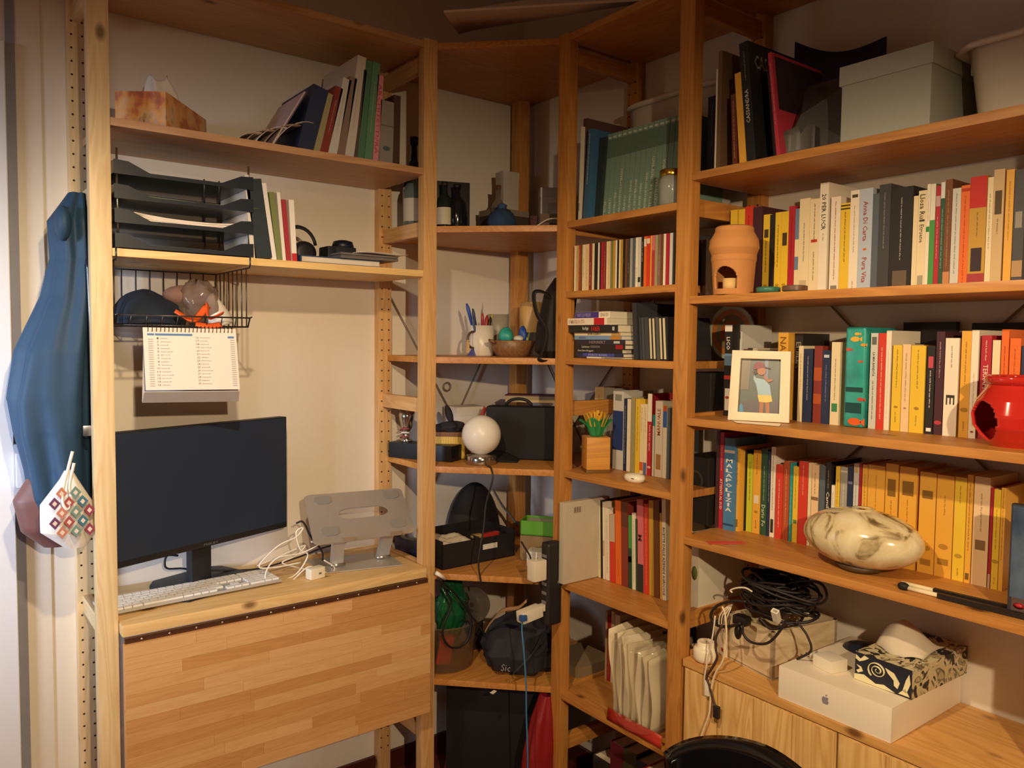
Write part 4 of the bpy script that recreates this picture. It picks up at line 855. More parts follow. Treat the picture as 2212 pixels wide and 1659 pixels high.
MB().grid(cloth_fn([(0, .045, .025, 0, 0), (.012, .055, .03, 0, 0), (.026, .03, .02, .01, 0), (.03, .01, .01, .01, 0)], 0, 0, nf=6, amp=.15, seed=9), 36, 12, cu=True).build('fabric', paint('#201C20', .8), gv)
MB().ball((.012, -.005, .05), (.012, .009, .03), seg=10, n=8, M=Matrix.Rotation(-.3, 4, 'Y')).build('finger', paint('#201C20', .8), gv)
lbg = T('laptop_bag', 'large black laptop bag standing behind the round lamp', 'bag', (-.225, -.33, Z3), -.80)
MB().box(-.13, .135, -.035, .035, .001, .165).build('bag_body', paint('#161414', .75, bump=.3, scale=30), lbg, bev=.014)
MB().tube([(-.03+.04*math.cos(a), .0, .165+.022*math.sin(a)) for a in [PI*k/10 for k in range(11)]], .005, 6).build('handle', paint('#161414', .6), lbg)
MB().grid(lambda u, v: (-.16+.14*u, -.04-.055*v, .002+.025*(1-v)*math.sin(PI*u)), 10, 6).build('flap', paint('#181618', .8), lbg, solid=.003)
carton('white square carton behind the yellow basket', -.30, -.09, Z3, -.1, .11, .09, .15, '#CFC5B8', name='carton')
bh = T('book', 'cream and red book lying on top of the black laptop bag', 'book', (-.15, -.25, Z3+.170), -.80)
MB().box(-.08, .085, -.03, .04, 0, .02).build('pages', paint('#C8AC7A', .8), bh); MB().box(-.082, .087, -.032, .042, .0202, .024).build('cover', paint('#6A2626', .5), bh)
pk = T('paper_bits', 'white torn papers with a red tag behind the round lamp', 'papers', (-.295, -.215, Z3+.12), -.5)
MB().box(-.02, .035, 0, .003, 0, .035).build('white_card', paint('#DDD2C4', .8), pk); MB().box(-.03, -.018, -.004, 0, -.01, .03, M=Matrix.Rotation(.4, 4, 'Y')).build('red_tag', paint('#A8302E', .6), pk)
MB().box(-.015, .03, 0, .05, -.12, 0).build('stand', paint('#7A6E60', .8), pk)
# ---------------- black tray shelf ----------------
Z4 = .7305
tx = T('storage_tray', 'black open storage tray with a white label on its front', 'tray', (-.512, -.288, Z4), math.radians(1))
mb = MB(); TB = paint('#1E1B1B', .6)
for a, b, c, d, e, f in ((0, .275, 0, .003, 0, .075), (0, .275, .142, .145, 0, .095), (0, .003, 0, .145, 0, .085), (.272, .275, 0, .145, 0, .085), (0, .275, 0, .145, 0, .003), (.133, .136, .0, .145, 0, .08)): mb.box(a, b, c, d, e, f)
mb.build('tray_body', TB, tx); MB().box(.15, .205, -.001, 0, .038, .054).build('label_card', paint('#D8D2C4', .7), tx)
o = MB().grid(lambda u, v: (-.505+.115*u, -.28+.11*v, Z4+.065+.012*math.sin(9*u+5*v)*math.sin(7*v)+.01*math.sin(PI*u)), 16, 12).build('crumpled_bag', paint('#C9BDA6', .5, bump=.6, scale=60), solid=.002); tag(o, 'crumpled pale plastic wrapping in the left half of the black tray', 'bag')
o = MB().box(0, .07, 0, .02, 0, .012).build('red_packet', paint('#B8322C', .3), bev=.004); o.location = (-.345, -.265, Z4+.066); o.rotation_euler = (0, 0, .15); tag(o, 'small shiny red packet in the right half of the black tray', 'packet')
o = MB().box(0, .035, 0, .02, 0, .012).build('tan_packet', paint('#B89058', .4), bev=.004); o.location = (-.38, -.26, Z4+.068); tag(o, 'small tan packet beside the red one in the black tray', 'packet')
o = MB().box(0, .13, 0, .10, 0, .06).build('tray_filling', paint('#252020', .8)); o.location = (-.374, -.25, Z4+.004); tag(o, 'dark bundle filling the right half of the black tray', 'cloth')
hc = T('black_helmet', 'black rounded cap lying behind the storage tray', 'cap', (-.255, -.078, Z4))
MB().grid(lambda u, v: (.105*math.cos(2*PI*u)*math.cos(v*PI/2),     .060*math.sin(2*PI*u)*math.cos(v*PI/2), .002+.205*math.sin(v*PI/2)), 32, 12, cu=True).build('dome', paint('#191718', .7, bump=.3, scale=40), hc)
MB().tube(knit([(.04, -.055, .185), (.075, -.06, .13), (.10, -.065, .10), (.12, -.09, .06)], 6), .009, 6, flat=.3).build('grey_strap', paint('#6A6668', .6), hc)
bn = T('navy_case', 'dark blue case behind the laptop stand, seen through the ladder', 'case', (-.535, -.145, Z4), -1.35)
MB().box(-.06, .06, -.015, .02, .002, .07).build('body', paint('#1C1C30', .35, coat=.4), bn, bev=.008)
gb = T('green_box', 'bright green open cardboard box on a brown one', 'box', (-.185, -.355, Z4+.08), -.9)
mb = MB()
for a, b, c, d, e, f in ((-.06, .06, -.04, -.037, 0, .045), (-.06, .06, .037, .04, 0, .045), (-.06, -.057, -.04, .04, 0, .045), (.057, .06, -.04, .04, 0, .045), (-.06, .06, -.04, .04, 0, .003)): mb.box(a, b, c, d, e, f)
mb.build('box_body', paint('#5FA02E', .6), gb); MB().box(-.045, .05, -.03, .03, .003, .04).build('white_insert', paint('#B8B8A4', .7), gb)
carton('brown cardboard box under the green one', -.185, -.355, Z4, -.9, .12, .08, .078, '#8A7048', lid=False)
carton('low white cardboard box before the green one', -.235, -.42, Z4, -.95, .085, .05, .045, '#DDD6C6', name='white_carton')
# power strip and adapters
ps = T('power_strip', 'black vertical power strip fixed to the orange ladder post', 'power strip', (-.302, -.556, .615))
MB().box(-.052, 0, -.034, 0, 0, .235).build('strip_body', paint('#2A2828', .45), ps, bev=.010, seg=3)
for k in range(6):
    z = .062+k*.0262
    MB().box(-.0535, -.0518, -.027, -.007, z, z+.009).build('socket', paint('#7A7876', .5), ps, bev=.001)
MB().lathe([(.006, -.001), (.006, .001), (.001, .0015)], 12, M=Matrix.Translation((-.012, -.0345, .12)) @ Matrix.Rotation(PI/2, 4, 'X')).build('switch', paint('#555250', .3), ps)
WP = paint('#EDE4CF', .35)
a1 = T('usb_charger', 'upright white charger plugged into the top of the power strip', 'charger', (-.3545, -.572, .772))
MB().box(-.050, -.006, -.020, .014, -.022, .036).build('charger_body', WP, a1, bev=.005); MB().box(-.007, 0, -.006, .006, 0, .012).build('plug', WP, a1); MB().tube([(-.03, -.002, .036), (-.03, -.002, .046), (-.028, 0, .056)], [.0025, .002, .0015], 8).build('cable_stub', WP, a1)
a2 = T('power_adapter', 'white block adapter with a blue plug low on the power strip', 'adapter', (-.3545, -.572, .664))
MB().box(-.085, -.014, -.016, .016, -.016, .016, M=Matrix.Rotation(-.12, 4, 'Y')).build('adapter_body', WP, a2, bev=.004); MB().box(-.016, 0, -.008, .008, -.006, .012).build('plug', WP, a2)
MB().box(-.094, -.076, -.024, -.008, -.014, .002).build('blue_plug', paint('#2E5A9A', .4), a2, bev=.003)
cable('blue_cable', [(-.440, -.588, .658), (-.445, -.590, .63), (-0.4500,-0.6046,0.5820), (-0.4500,-0.6163,0.4963), (-0.4500,-0.6200,0.4079), (-0.4500,-0.6254,0.3330), (-0.4500,-0.6288,0.2584), (-.45, -.63, .02)], .0024, '#3E78A8', 'thin blue cable hanging down before the dark jacket')
cable('black_lead', [(-0.3300,-0.4359,0.8211),(-0.3300,-0.4561,0.8047),(-0.3300,-0.4805,0.7827),(-0.3300,-0.4724,0.7534),(-0.3300,-0.4901,0.7343),(-0.3300,-0.5221,0.7314),(-0.3300,-0.5330,0.7072)], .0028, '#2A2422', 'black lead winding from the white box to the power strip')
cable('beige_strap', [(-0.4000,-0.5514,0.6880),(-0.4000,-0.5159,0.6596),(-0.4000,-0.4682,0.6422),(-0.4000,-0.4325,0.6253),(-0.4000,-0.4008,0.5954),(-0.4000,-0.3730,0.5663),(-0.4000,-0.3542,0.5409)], .007, '#B08A62', 'flat beige strap running from the white adapter into the jacket', flat=.25)
# ---------------- tub and jacket shelf ----------------
Z5 = .4135
tu = T('plastic_tub', 'clear plastic tub with green, silver and red packets inside', 'tub', (-.46, -.215, Z5))
MB().lathe([(.085, 0), (.092, .004), (.105, .14), (.112, .142), (.11, .146), (.102, .142), (.088, .006), (.001, .005)], 36, cap=False).build('tub_wall', paint('#BDB6AC', .1, trans=.85, noise=.02, alpha=.5), tu)
def crisp(n_, l_, loc, r, c, seed, extra=None):
    o = MB().ball((0, 0, 0), r, seg=22, n=14, fn=lambda a, b: 1+.16*math.sin(5*a+seed)*math.cos(3*b)+.1*math.sin(8*b+2*a)).build(n_, paint(c, .18, .3, coat=.5, bump=.6, scale=40)); o.location = loc; return tag(o, l_, 'packet')
crisp('green_snack_bag', 'shiny green snack bag leaning out of the plastic tub', (-.455, -.255, Z5+.185), (.055, .025, .085), '#1F6A44', 1)
crisp('silver_snack_bag', 'crinkled silver packet at the left of the plastic tub', (-.475, -.20, Z5+.13), (.05, .03, .07), '#B8B0A0', 4)
crisp('grey_packet', 'crumpled grey plastic in the middle of the plastic tub', (-.42, -.22, Z5+.09), (.05, .04, .05), '#7A766E', 7)
o = MB().box(-.022, .022, -.004, .004, -.045, .045).build('red_packet', paint('#D8452E', .3), bev=.003); o.location = (-.50, -.288, Z5+.075); o.rotation_euler = (.1, .12, -.2); tag(o, 'flat orange-red packet at the left of the plastic tub', 'packet')
cdm = MB(); ring_plate(cdm, [(.06*math.cos(2*PI*k/32), .06*math.sin(2*PI*k/32)) for k in range(32)], [(.008*math.cos(2*PI*k/32), .008*math.sin(2*PI*k/32)) for k in range(32)], .0015, lambda a, b, t: (a*.8, -a*.6+t, b))
o = cdm.build('round_lid', paint('#8A8478', .15, trans=.6)); o.location = (-.345, -.20, Z5+.155); tag(o, 'clear round lid standing behind the plastic tub', 'lid')
o = MB().box(-.05, .05, 0, .05, 0, .095).build('dark_box', paint('#2A2422', .7), bev=.003); o.location = (-.34, -.19, Z5); tag(o, 'small dark box behind the tub under the round lid', 'box')
jk = T('dark_jacket', 'dark grey jacket bundled at the front of the lowest corner shelf', 'jacket', (-.265, -.375, Z5))
MB().grid(cloth_fn([(.001, .08, .08, 0, 0), (.02, .118, .105, 0, 0), (.07, .14, .118, .0, 0), (.12, .125, .105, .01, 0), (.155, .07, .06, .02, 0), (.165, .02, .02, .02, 0)], 0, 0, nf=7, amp=.075, seed=11), 72, 36, cu=True).build('bundle', paint('#2B2B30', .85, bump=.6, scale=35), jk)
for k in range(5): MB().tube(knit([(-.11+.03*k, -.09+.01*k, .03+.02*k), (-.05+.03*k, -.11, .09), (.03+.015*k, -.07, .14-.01*k), (.1, 0, .1+.01*k)], 6), .010, 6, flat=.5).build('fold', paint('#2E2E34', .85, bump=.6, scale=35), jk)
mb = MB(); put_text(mb, 'Sic', (-.165, -.10, .055), (.018, -.02, .0), (.003, 0, .02)); mb.build('label_lettering', paint('#8A8A90', .6), jk)
cable('black_cord_loop', [(-0.5540,-0.3300,0.7230),(-0.5268,-0.3300,0.6838),(-0.5056,-0.3300,0.6384),(-0.5294,-0.3300,0.5879),(-0.5339,-0.3300,0.5475),(-0.5095,-0.3300,0.5115),(-0.4719,-0.3300,0.5028),(-0.4438,-0.3300,0.5232),(-0.4342,-0.3300,0.5678),(-0.4446,-0.3300,0.6123),(-0.4599,-0.3300,0.6434)], .0035, '#1E1A1A', 'black cord looping down in front of the plastic tub')
cable('black_cable', [(-0.5399,-0.3200,0.7152),(-0.4830,-0.3200,0.6591),(-0.4411,-0.3200,0.6018),(-0.3982,-0.3200,0.5473),(-0.3755,-0.3200,0.5164)], .003, '#1E1A1A', 'black cord running from the ladder to the dark jacket')
o = MB().tube([(-0.5589,-0.3300,0.7415),(-0.5271,-0.3300,0.7182)], .006, 8).build('white_connector', WP); tag(o, 'white cable connector beside the ladder post', 'connector')
# below
cs = T('dark_suitcase', 'tall black suitcase standing under the lowest corner shelf', 'suitcase', (-.30, -.30, .0), -PI/4)
MB().box(-.165, .165, -.05, .14, .02, .385).build('shell', paint('#171415', .6, bump=.2), cs, bev=.012)
for s_ in (-.13, .13): MB().lathe([(.014, -.012), (.018, -.01), (.018, .01), (.014, .012)], 14, M=Matrix.Translation((s_, 0, .018)) @ Matrix.Rotation(PI/2, 4, 'Y')).build('wheel', paint('#0F0F0F', .5), cs)
o = MB().add([(-.012, 0, 0), (.0, 0, -.008), (.014, 0, -.002), (.004, 0, .004)], [(0, 1, 2, 3)]).build('white_tag', paint('#E8DEC4', .7), solid=.0008); o.location = (-0.4202,-0.4250,0.3872); tag(o, 'small white paper tag under the lowest corner shelf', 'tag')
rb = T('red_bag', 'crumpled red paper bag standing beside the orange ladder', 'bag', (-.325, -.525, .0))
MB().grid(cloth_fn([(.001, .05, .04, 0, 0), (.1, .055, .045, 0, 0), (.22, .045, .04, .0, 0), (.32, .03, .03, .01, 0), (.385, .012, .02, .02, 0)], 0, 0, nf=4, amp=.09, seed=5), 32, 24, cu=True).build('bag_body', paint('#8E1F22', .4, bump=.4, scale=20), rb)

# ---------------- narrow section: green set ----------------
ZA = 1.7455
def leanB(s0, s1, x, z, h, d, c, tilt, label, prints=(), grp=None, name='book', cat='book', hard=False, gloss=.5):
    th = math.radians(tilt); wd = s1-s0
    o = make_book((x, -s0, z+(wd*math.sin(th) if th > 0 else 0)), RB, wd, h, d, c, prints, lean=th, name=name, hard=hard, gloss=gloss)
    return tag(o, label, cat, grp)
g0, g1 = 0.6458, 0.9263
nG = 15; TT = ['MESTRE', 'ALBERTI', 'BORROMINI', 'ARCHITETTI LOMBARDI', 'GRAMSCI', 'CALVINO SAGGI', 'IL DECAMERONE', 'DANTE OPERE', 'RICERCHE ROMANE', 'TEORIA DEI SENTIMENTI', 'SCRITTI VARI', 'STORIA DELLA MUSICA', 'MANZONI', 'LEOPARDI', 'ARIOSTO']
for i in range(nG):
    s0 = g0+(g1-g0)*i/nG; L = .05+.055*((i*7) % 5)/4+.02*(i % 3)
    leanB(s0, s0+(g1-g0)/nG-.0012, -.225, ZA, .232, .16, 'sage', 5.0, f"pale green volume of the matching set, {ordn(i)} from the left above the CDs",
          [f'u:{TT[i]}:#D8DCC8:.07:{.07+min(.6,len(TT[i])*.026):.3f}', 'b::#5C7868:.72:.93', 'B::#C8D0BC:.945:.965'], 'matching green volumes above the CDs', gloss=.6)
lc = T('lace_paper_edge', 'torn white paper edging under the matching green volumes', 'paper', (-.2265, -g0+.004, ZA), RB)
P = [(0, .0)]; rr = random.Random(4); xx = 0
while xx < .27: P.append((xx, .006+rr.uniform(-.002, .002))); xx += .008
P += [(.27, 0)]
MB().prism([(a, b) for a, b in P], -.012, -.0105, 'xz').build('edging', paint('#E6DBC4', .9), lc)
leanB(.5895, 0.5898-.001, -.262, ZA, .262, .19, '#D8D0BC', 1.5, 'tall pale grey board book at the left end above the CDs', ['b::#8A7A64:.12:.2'], hard=True)
leanB(0.5806, 0.5960, -.25, ZA, .285, .2, '#5A4038', 2.5, 'tall dark brown book beside the pale board above the CDs')
leanB(0.6089, 0.6259, -.262, ZA, .248, .19, '#3A6488', 4, 'blue book with a white spine edge above the CDs', ['d::#D8D8D0:.4:.95'])
leanB(0.5951, 0.6178, -.232, ZA, .235, .18, '#2B4440', 5, 'dark green book with a red foot left of the green set', ['b::#8A3A3A:0:.3', 'B::#C8CCC0:.74:.78'])
leanB(0.6234, 0.6475, -.235, ZA, .225, .18, '#2A3634', 5, 'near black book touching the first green volume', [])
jr = T('glass_jar', 'clear glass jar with a brass lid before the green volumes', 'jar', (-.263, -0.9284, ZA))
MB().lathe([(.024, 0), (.029, .004), (.030, .06), (.026, .072), (.024, .072), (.027, .06), (.026, .006), (.001, .006)], 28, cap=False).build('jar_glass', paint('#CDD4CC', .08, trans=.3, noise=0, alpha=.45, coat=.8), jr)
MB().lathe([(.027, .072), (.028, .074), (.028, .086), (.026, .088), (.001, .088)], 28).build('lid', paint('#B8923E', .25, .9), jr)
tbx = T('storage_tub', 'white plastic tub with a rolled rim behind the green volumes', 'tub', (-.062, -.785, ZA), RB)
mb = MB(); mb.grid(lambda u, v: ((.14+.02*v)*max(-1, min(1, 1.25*math.cos(2*PI*u))), (.045+.006*v)*max(-1, min(1, 1.25*math.sin(2*PI*u))), .0+.33*v), 48, 6, cu=True); mb.build('tub_wall', paint('#CFC5B2', .5, trans=.1), tbx)
mb = MB(); mb.tube([((.165)*max(-1, min(1, 1.25*math.cos(2*PI*u))), (.056)*max(-1, min(1, 1.25*math.sin(2*PI*u))), .33) for u in [k/48 for k in range(48)]], .008, 8, closed=True); mb.build('rim', paint('#DAD0BE', .5), tbx)
# ---------------- CDs ----------------
def cdrow(items):
    n = len(items)
    for i, (a, b, h, x, c, pr) in enumerate(items):
        w_ = max(b-a-.0006, .003)
        o = make_book((x, -a, 1.5525), RB, w_, .125, .14, c, pr, name='cd_case', gloss=.2, page=False)
        tag(o, f"{'thin' if w_ < .008 else 'plain'} {cname(c) if not c.startswith('#') else 'mottled'} CD case, {ordn(i)} from left on the CD shelf", 'cd', 'CD cases in the narrow section')
cdrow([(0.6026,0.6091,0.1200,-0.285,'cream',[]),
(0.6119,0.6197,0.1214,-0.285,'tan',['d::#6A5A48:.2:.9']),
(0.6201,0.6265,0.1206,-0.285,'rust',['d::#E0C8A0:.2:.9']),
(0.6274,0.6347,0.1200,-0.285,'brown',['d::#D8B070:.1:.8']),
(0.6355,0.6472,0.1247,-0.285,'cream',['d::#6A6050:.3:.7']),
(0.6490,0.6615,0.1259,-0.285,'peach',['d::#8A7A60:.1:.9']),
(0.6628,0.6734,0.1238,-0.285,'brick',['d::#F0D0B0:.1:.6']),
(0.6747,0.6826,0.1227,-0.285,'cream',[]),
(0.6839,0.6957,0.1219,-0.285,'black',[]),
(0.6970,0.7026,0.1192,-0.285,'white',[]),
(0.7039,0.7086,0.1186,-0.285,'black',[]),
(0.7094,0.7180,0.1196,-0.285,'crimson',[]),
(0.7192,0.7273,0.1195,-0.285,'brick',['d::#D8A8A0:.1:.8']),
(0.7294,0.7357,0.1207,-0.285,'cream',[]),
(0.7373,0.7440,0.1214,-0.285,'peach',['d::#5A5040:.1:.9']),
(0.7453,0.7531,0.1221,-0.285,'olive',['d::#C8B060:.1:.9']),
(0.7543,0.7613,0.1285,-0.285,'gold',[]),
(0.7630,0.7680,0.1205,-0.285,'white',[]),
(0.7696,0.7749,0.1199,-0.285,'black',[]),
(0.7761,0.7810,0.1192,-0.285,'cream',[]),
(0.7825,0.7890,0.1258,-0.285,'gold',['d::#4A3A1E:.1:.9']),
(0.7906,0.7978,0.1222,-0.285,'black',['d::#6A9A5A:.5:.6']),
(0.7986,0.8058,0.1214,-0.285,'brown',[]),
(0.8070,0.8145,0.1221,-0.285,'charcoal',['d::#A8A8A0:.3:.5']),
(0.8157,0.8239,0.1221,-0.285,'grey',[]),
(0.8251,0.8333,0.1212,-0.285,'slate',[]),
(0.8349,0.8434,0.1208,-0.285,'white',['d::#3A3A3A:.1:.4']),
(0.8445,0.8534,0.1199,-0.285,'lightgrey',['b::#2A2A2A:.1:.2']),
(0.8549,0.8626,0.1161,-0.285,'black',['d::#E8E0D0:.5:.9']),
(0.8637,0.8728,0.1153,-0.285,'orange',['b::#E8D8C0:.8:.95']),
(0.8735,0.8844,0.1143,-0.285,'red',['b::#E8D8C0:.85:.95']),
(0.8855,0.8896,0.1160,-0.285,'amber',[]),
(0.8907,0.8999,0.1160,-0.285,'pink',['b::#B83A3A:0:.7']),
(0.9010,0.9094,0.1172,-0.285,'khaki',[]),
(0.9105,0.9196,0.1190,-0.285,'#8A6A5A',['d::#D8C8B0:.2:.6']),
(0.9207,0.9268,0.1180,-0.285,'brown',[]),
(0.9282,0.9354,0.1200,-0.285,'white',[]),
(0.9365,0.9465,0.1205,-0.285,'crimson',[]),
(0.9482,0.9574,0.1207,-0.285,'lightgrey',[]),
(0.9581,0.9637,0.1210,-0.285,'charcoal',[])])
# ---------------- stacked books ----------------
def flat(s0, s1, x, z, t, d, c, label, prints, d2=0, ang=0):
    # book lying flat, spine to the front: text runs left to right
    L = s1-s0; m = paint(CN.get(c, c), .45, noise=.03)
    mb = MB(); mb.box(0, L, 0, d, 0, .001); mb.box(0, L, 0, d, t-.001, t); mb.box(0, L, 0, .001, .001, t-.001)
    o = mb.build('book', m); MB().box(.001, L-.001, .001, d-.002, .001, t-.001).build('pages', paint('#E6DAC0', .9, scale=200), o)
    by = {}
    for p in prints:
        k, txt, cc, a, b = p.split(':'); a = float(a)*L; b = float(b)*L; mb = by.setdefault(cc, MB())
        if k == 'b': mb.box(a, b, -.0005, -.0002, .0003, t-.0003)
        elif k == 'B': mb.box(a, b, -.0007, -.0005, t*.25, t*.75)
        elif k == 't': put_text(mb, txt, (a, -.0009, t*.2), (b-a, 0, 0), (0, 0, t*.6), bold=.01)
    for cc, mb in by.items(): mb.build('spine_print', paint(cc, .6), o)
    o.location = (x, -s0, z); o.rotation_euler = (0, 0, RB+ang); return tag(o, label, 'book', 'books lying stacked in the narrow section')
zz = 1.3685
ST = [(.24, .96, .0045, '#B8A888', 'thin pale book at the very bottom of the flat stack', ['b::#EDE6DA:.0:.4', 'B::#8A8A94:.5:.95'], 0),
      (.02, .95, .0095, 'navy', 'dark blue book lettered Porco Rosso low in the flat stack', ['b::#4A52A8:.15:.82', 't:PORCO ROSSO:#B8BCD8:.28:.68'], 0),
      (.03, .93, .011, 'black', 'black book with bold white lettering low in the flat stack', ['t:Gori Sirei Roggeri:#E8E4DA:.02:.38'], 0),
      (.02, .98, .0115, 'black', 'black book with a red label at its right end in the flat stack', ['t:Larsson:#D8D4C8:.12:.28', 'B::#6A6866:.3:.5', 'b::#A8202A:.82:.96'], 0),
      (.02, .98, .0125, '#34303C', 'grey-violet book in the middle of the flat stack', ['t:HERBERT:#9A8A90:.28:.62', 'B::#C8C8C8:.78:.9'], 0),
      (.0, .93, .0105, '#7FA0C8', 'light blue book with an orange end in the flat stack', ['B::#6A78A8:.1:.25', 'b::#C88A3A:.78:.99'], -.004),
      (.0, .93, .0085, 'cream', 'cream book with black capitals in the flat stack', ['t:EUROZERO:#3A3630:.3:.58', 'b::#C8A060:.8:.99'], -.004),
      (-.08, .90, .0195, 'black', 'black book lettered FABER in red in the flat stack', ['t:Rea Rigal:#E8E4DA:.3:.42', 't:FABER:#D8302A:.48:.66', 'B::#C8C8C0:.9:.94'], -.012),
      (-.09, .72, .0185, 'white', 'white book with a red label second from top of the flat stack', ['t:DOMINATRIX IN CITTA:#C8A090:.05:.45', 'b::#C8202E:.68:.93'], -.016),
      (.03, .72, .0165, 'white', 'white book with a violet label on top of the flat stack', ['b::#4A3A8A:.0:.68', 't:TARTI E SOVERSIVI:#A8A0D0:.04:.45', 't:EINAUDI:#A8A098:.74:.95'], -.006)]
sL, sR = 0.6129, 0.8074
for a, b, t, c, lab, pr, dx in ST:
    flat(sL+(sR-sL)*a, sL+(sR-sL)*b, -.285+dx, zz, t, .15, c, lab, pr); zz += t+.0003
# dark folders
leanB(0.8162, 0.8309, -.265, 1.3685, .146, .2, '#34363C', -4, 'tall dark grey binder between the flat stack and the folders', hard=True)
for i, (u0, u1, edge, off) in enumerate(((1383,1388,0,0),(1389,1394,0,0),(1395,1403,0,0),(1404,1411,1,0),(1412,1419,1,0),(1420,1427,0,0),(1428,1436,1,0),(1437,1446,1,0))):
    pass
FS = [(0.8360, 0.8441, 0), (0.8457, 0.8553, 0), (0.8569, 0.8711, 0), (0.8727, 0.8837, 1), (0.8852, 0.8961, 1), (0.8976, 0.9084, 0), (0.9099, 0.9205, 1), (0.9220, 0.9341, 1)]
for i, (a, b, e) in enumerate(FS):
    o = leanB(a, b-.0012, -.262-.001*i, 1.3685, .108, .17, ['#3E4048', '#4A4C52', '#44464C', '#34353A', '#3A3B40', '#5A5A58', '#2E2F34', '#343539'][i], -4.5, f"dark folder {'with a cream edge' if e else 'with a plain spine'}, {ordn(i)} from the left beside the flat stack", ['B::#D8CCA8:.03:.97'] if e else [], 'dark folders beside the flat stack')
for k, (u, v) in enumerate(((1394, 668), (1411, 656), (1424, 664))):
    pass
for k, p in enumerate(((-0.1800,-0.7749,1.5020), (-0.1600,-0.7826,1.5186), (-0.1400,-0.7829,1.5106))):
    t = T('white_tag', ['large oval white tag above the dark folders', 'middle oval grey tag above the dark folders', 'small oval white tag above the dark folders'][k], 'tag', p)
    MB().lathe([(.001, -.001), (.0075-.001*k, -.001), (.0075-.001*k, .001), (.001, .001)], 18, M=Matrix.Rotation(PI/2, 4, 'Y') @ Matrix.Diagonal((1.6, 1, 1, 1))).build('disc', paint(['#D8D8C8', '#7A7A74', '#8A8A84'][k], .5), t); MB().tube([(0, 0, -.01), (0, 0, p[2]*0-.10)], .0012, 5).build('stem', paint('#8A8A84'), t)
# ---------------- vase with paper flower ----------------
Z6 = 1.0515
v0 = (-0.2778,-0.6577,1.0515); va_ = RB+1.05
vv = T('wooden_vase', 'square wooden vase with glass foot holding a paper flower', 'vase', v0, va_)
VW = wood('#DDA04A', '#B4762C', 'x', knots=False, strength=.6)
MB().box(0, .066, 0, .066, .009, .098).build('wooden_cube', VW, vv, bev=.001); MB().box(-.001, .067, -.001, .067, 0, .0088).build('foot_plate', paint('#8A6434', .15, trans=.3), vv, bev=.001)
vc = Vector(v0)+Matrix.Rotation(va_, 3, 'Z') @ Vector((.033, .033, .0985))
pf = T('paper_flower', 'green and yellow folded paper flower standing in the wooden vase', 'flower', vc, va_)
GRN = paint('#2E8A4E', .7, noise=.08); YEL = paint('#EAB43A', .7, noise=.08)
def leaf(a, W, Hh, out, droop, name='leaf'):
    # broad folded paper leaf: rises beside the stem, then bends outwards
    def F(u, v):
        wd_ = W*(.42+1.0*v-.95*v**3)*(u-.5); r = .013+out*v**1.7; z = Hh*v-droop*v**3
        return (math.cos(a)*r-math.sin(a)*wd_, math.sin(a)*r+math.cos(a)*wd_, z-.05*abs(u-.5)*v*v*W*4)
    MB().grid(F, 7, 10).build(name, GRN, pf, solid=.0008)
for a, W, Hh, out, dr in ((-PI/2-.6, .052, .056, .016, .001), (-PI/2+.6, .052, .056, .016, .001), (PI-.25, .046, .060, .034, .012), (.25, .046, .060, .034, .012), (PI/2, .04, .055, .02, .0), (PI*.8, .034, .056, .034, .01), (PI*.2, .034, .056, .034, .01)): leaf(a, W, Hh, out, dr)
for k in range(40):
    a = k*2.4; q = (k/40)**.5; r = .002+.008*q; MB().box(-.0026, .0026, -.0004, .0004, .03, .074-.008*q, M=Matrix.Translation((r*math.cos(a), r*math.sin(a), 0)) @ Matrix.Rotation(-.40*q*math.sin(a), 4, 'X') @ Matrix.Rotation(.45*q*math.cos(a), 4, 'Y') @ Matrix.Rotation(a+PI/2, 4, 'Z')).build('stamen', YEL, pf)
pdv = T('white_gadget', 'small rounded white gadget with a slot at the front of the shelf', 'gadget', (-.268, -.83, Z6), RB)
MB().lathe([(.001, 0), (.022, 0), (.029, .006), (.031, .012), (.028, .019), (.015, .0225), (.001, .023)], 32, sy=.75).build('shell', paint('#F4EBD6', .25, noise=0), pdv)
MB().box(.008, .017, -.0225, -.0205, .012, .0135).build('slot', paint('#4A3A28'), pdv)
row([(0.4973,0.5362,0.2250,-0.100,'tan',['d::#8A7A54:.5:.9']),
(0.5383,0.5752,0.2244,-0.100,'grey',['d::#6A6660:.2:.9']),
(0.6382,0.6793,0.2229,-0.160,'lightgrey',['o::#2A3F78:.55:.0105', 'b::#2A3F78:.25:.75', 'B::#8A8A84:.88:.96']),
(0.6815,0.6924,0.2039,-0.160,'navy',['d::#C8D0E0:.1:.9']),
(0.6938,0.7070,0.2030,-0.160,'white',[]),
(0.7083,0.7248,0.2089,-0.160,'khaki',[]),
(0.7263,0.7426,0.2051,-0.160,'yellow',['d::#8A7428:.3:.9']),
(0.7441,0.7568,0.1924,-0.160,'cream',['d::#7A6A54:.6:.95', 'b::#D8602A:.05:.17']),
(0.7577,0.7698,0.1933,-0.160,'cream',['d::#7A6A54:.6:.95', 'b::#5A6A9A:.0:.17']),
(0.7712,0.7874,0.2230,-0.160,'crimson',['b::#EDE2CC:.66:1', 'v:Storia del mio vigneto:#F0D0C0:.3:.62', 'o::#E0B0A0:.1:.006']),
(0.7899,0.7984,0.1663,-0.160,'teal',['b::#EDE2CC:0:.82']),
(0.7991,0.8254,0.2051,-0.160,'white',['u:MANUALE:#B8602A:.55:.9', 'B::#B88A54:.1:.3']),
(0.8268,0.8404,0.1944,-0.160,'white',['b::#3A6AB8:.70:.92', 'b::#C8622A:.92:1']),
(0.8421,0.8503,0.1892,-0.160,'slate',[])], 1.0515, 'on the wooden vase shelf', 'books on the shelf of the wooden vase')
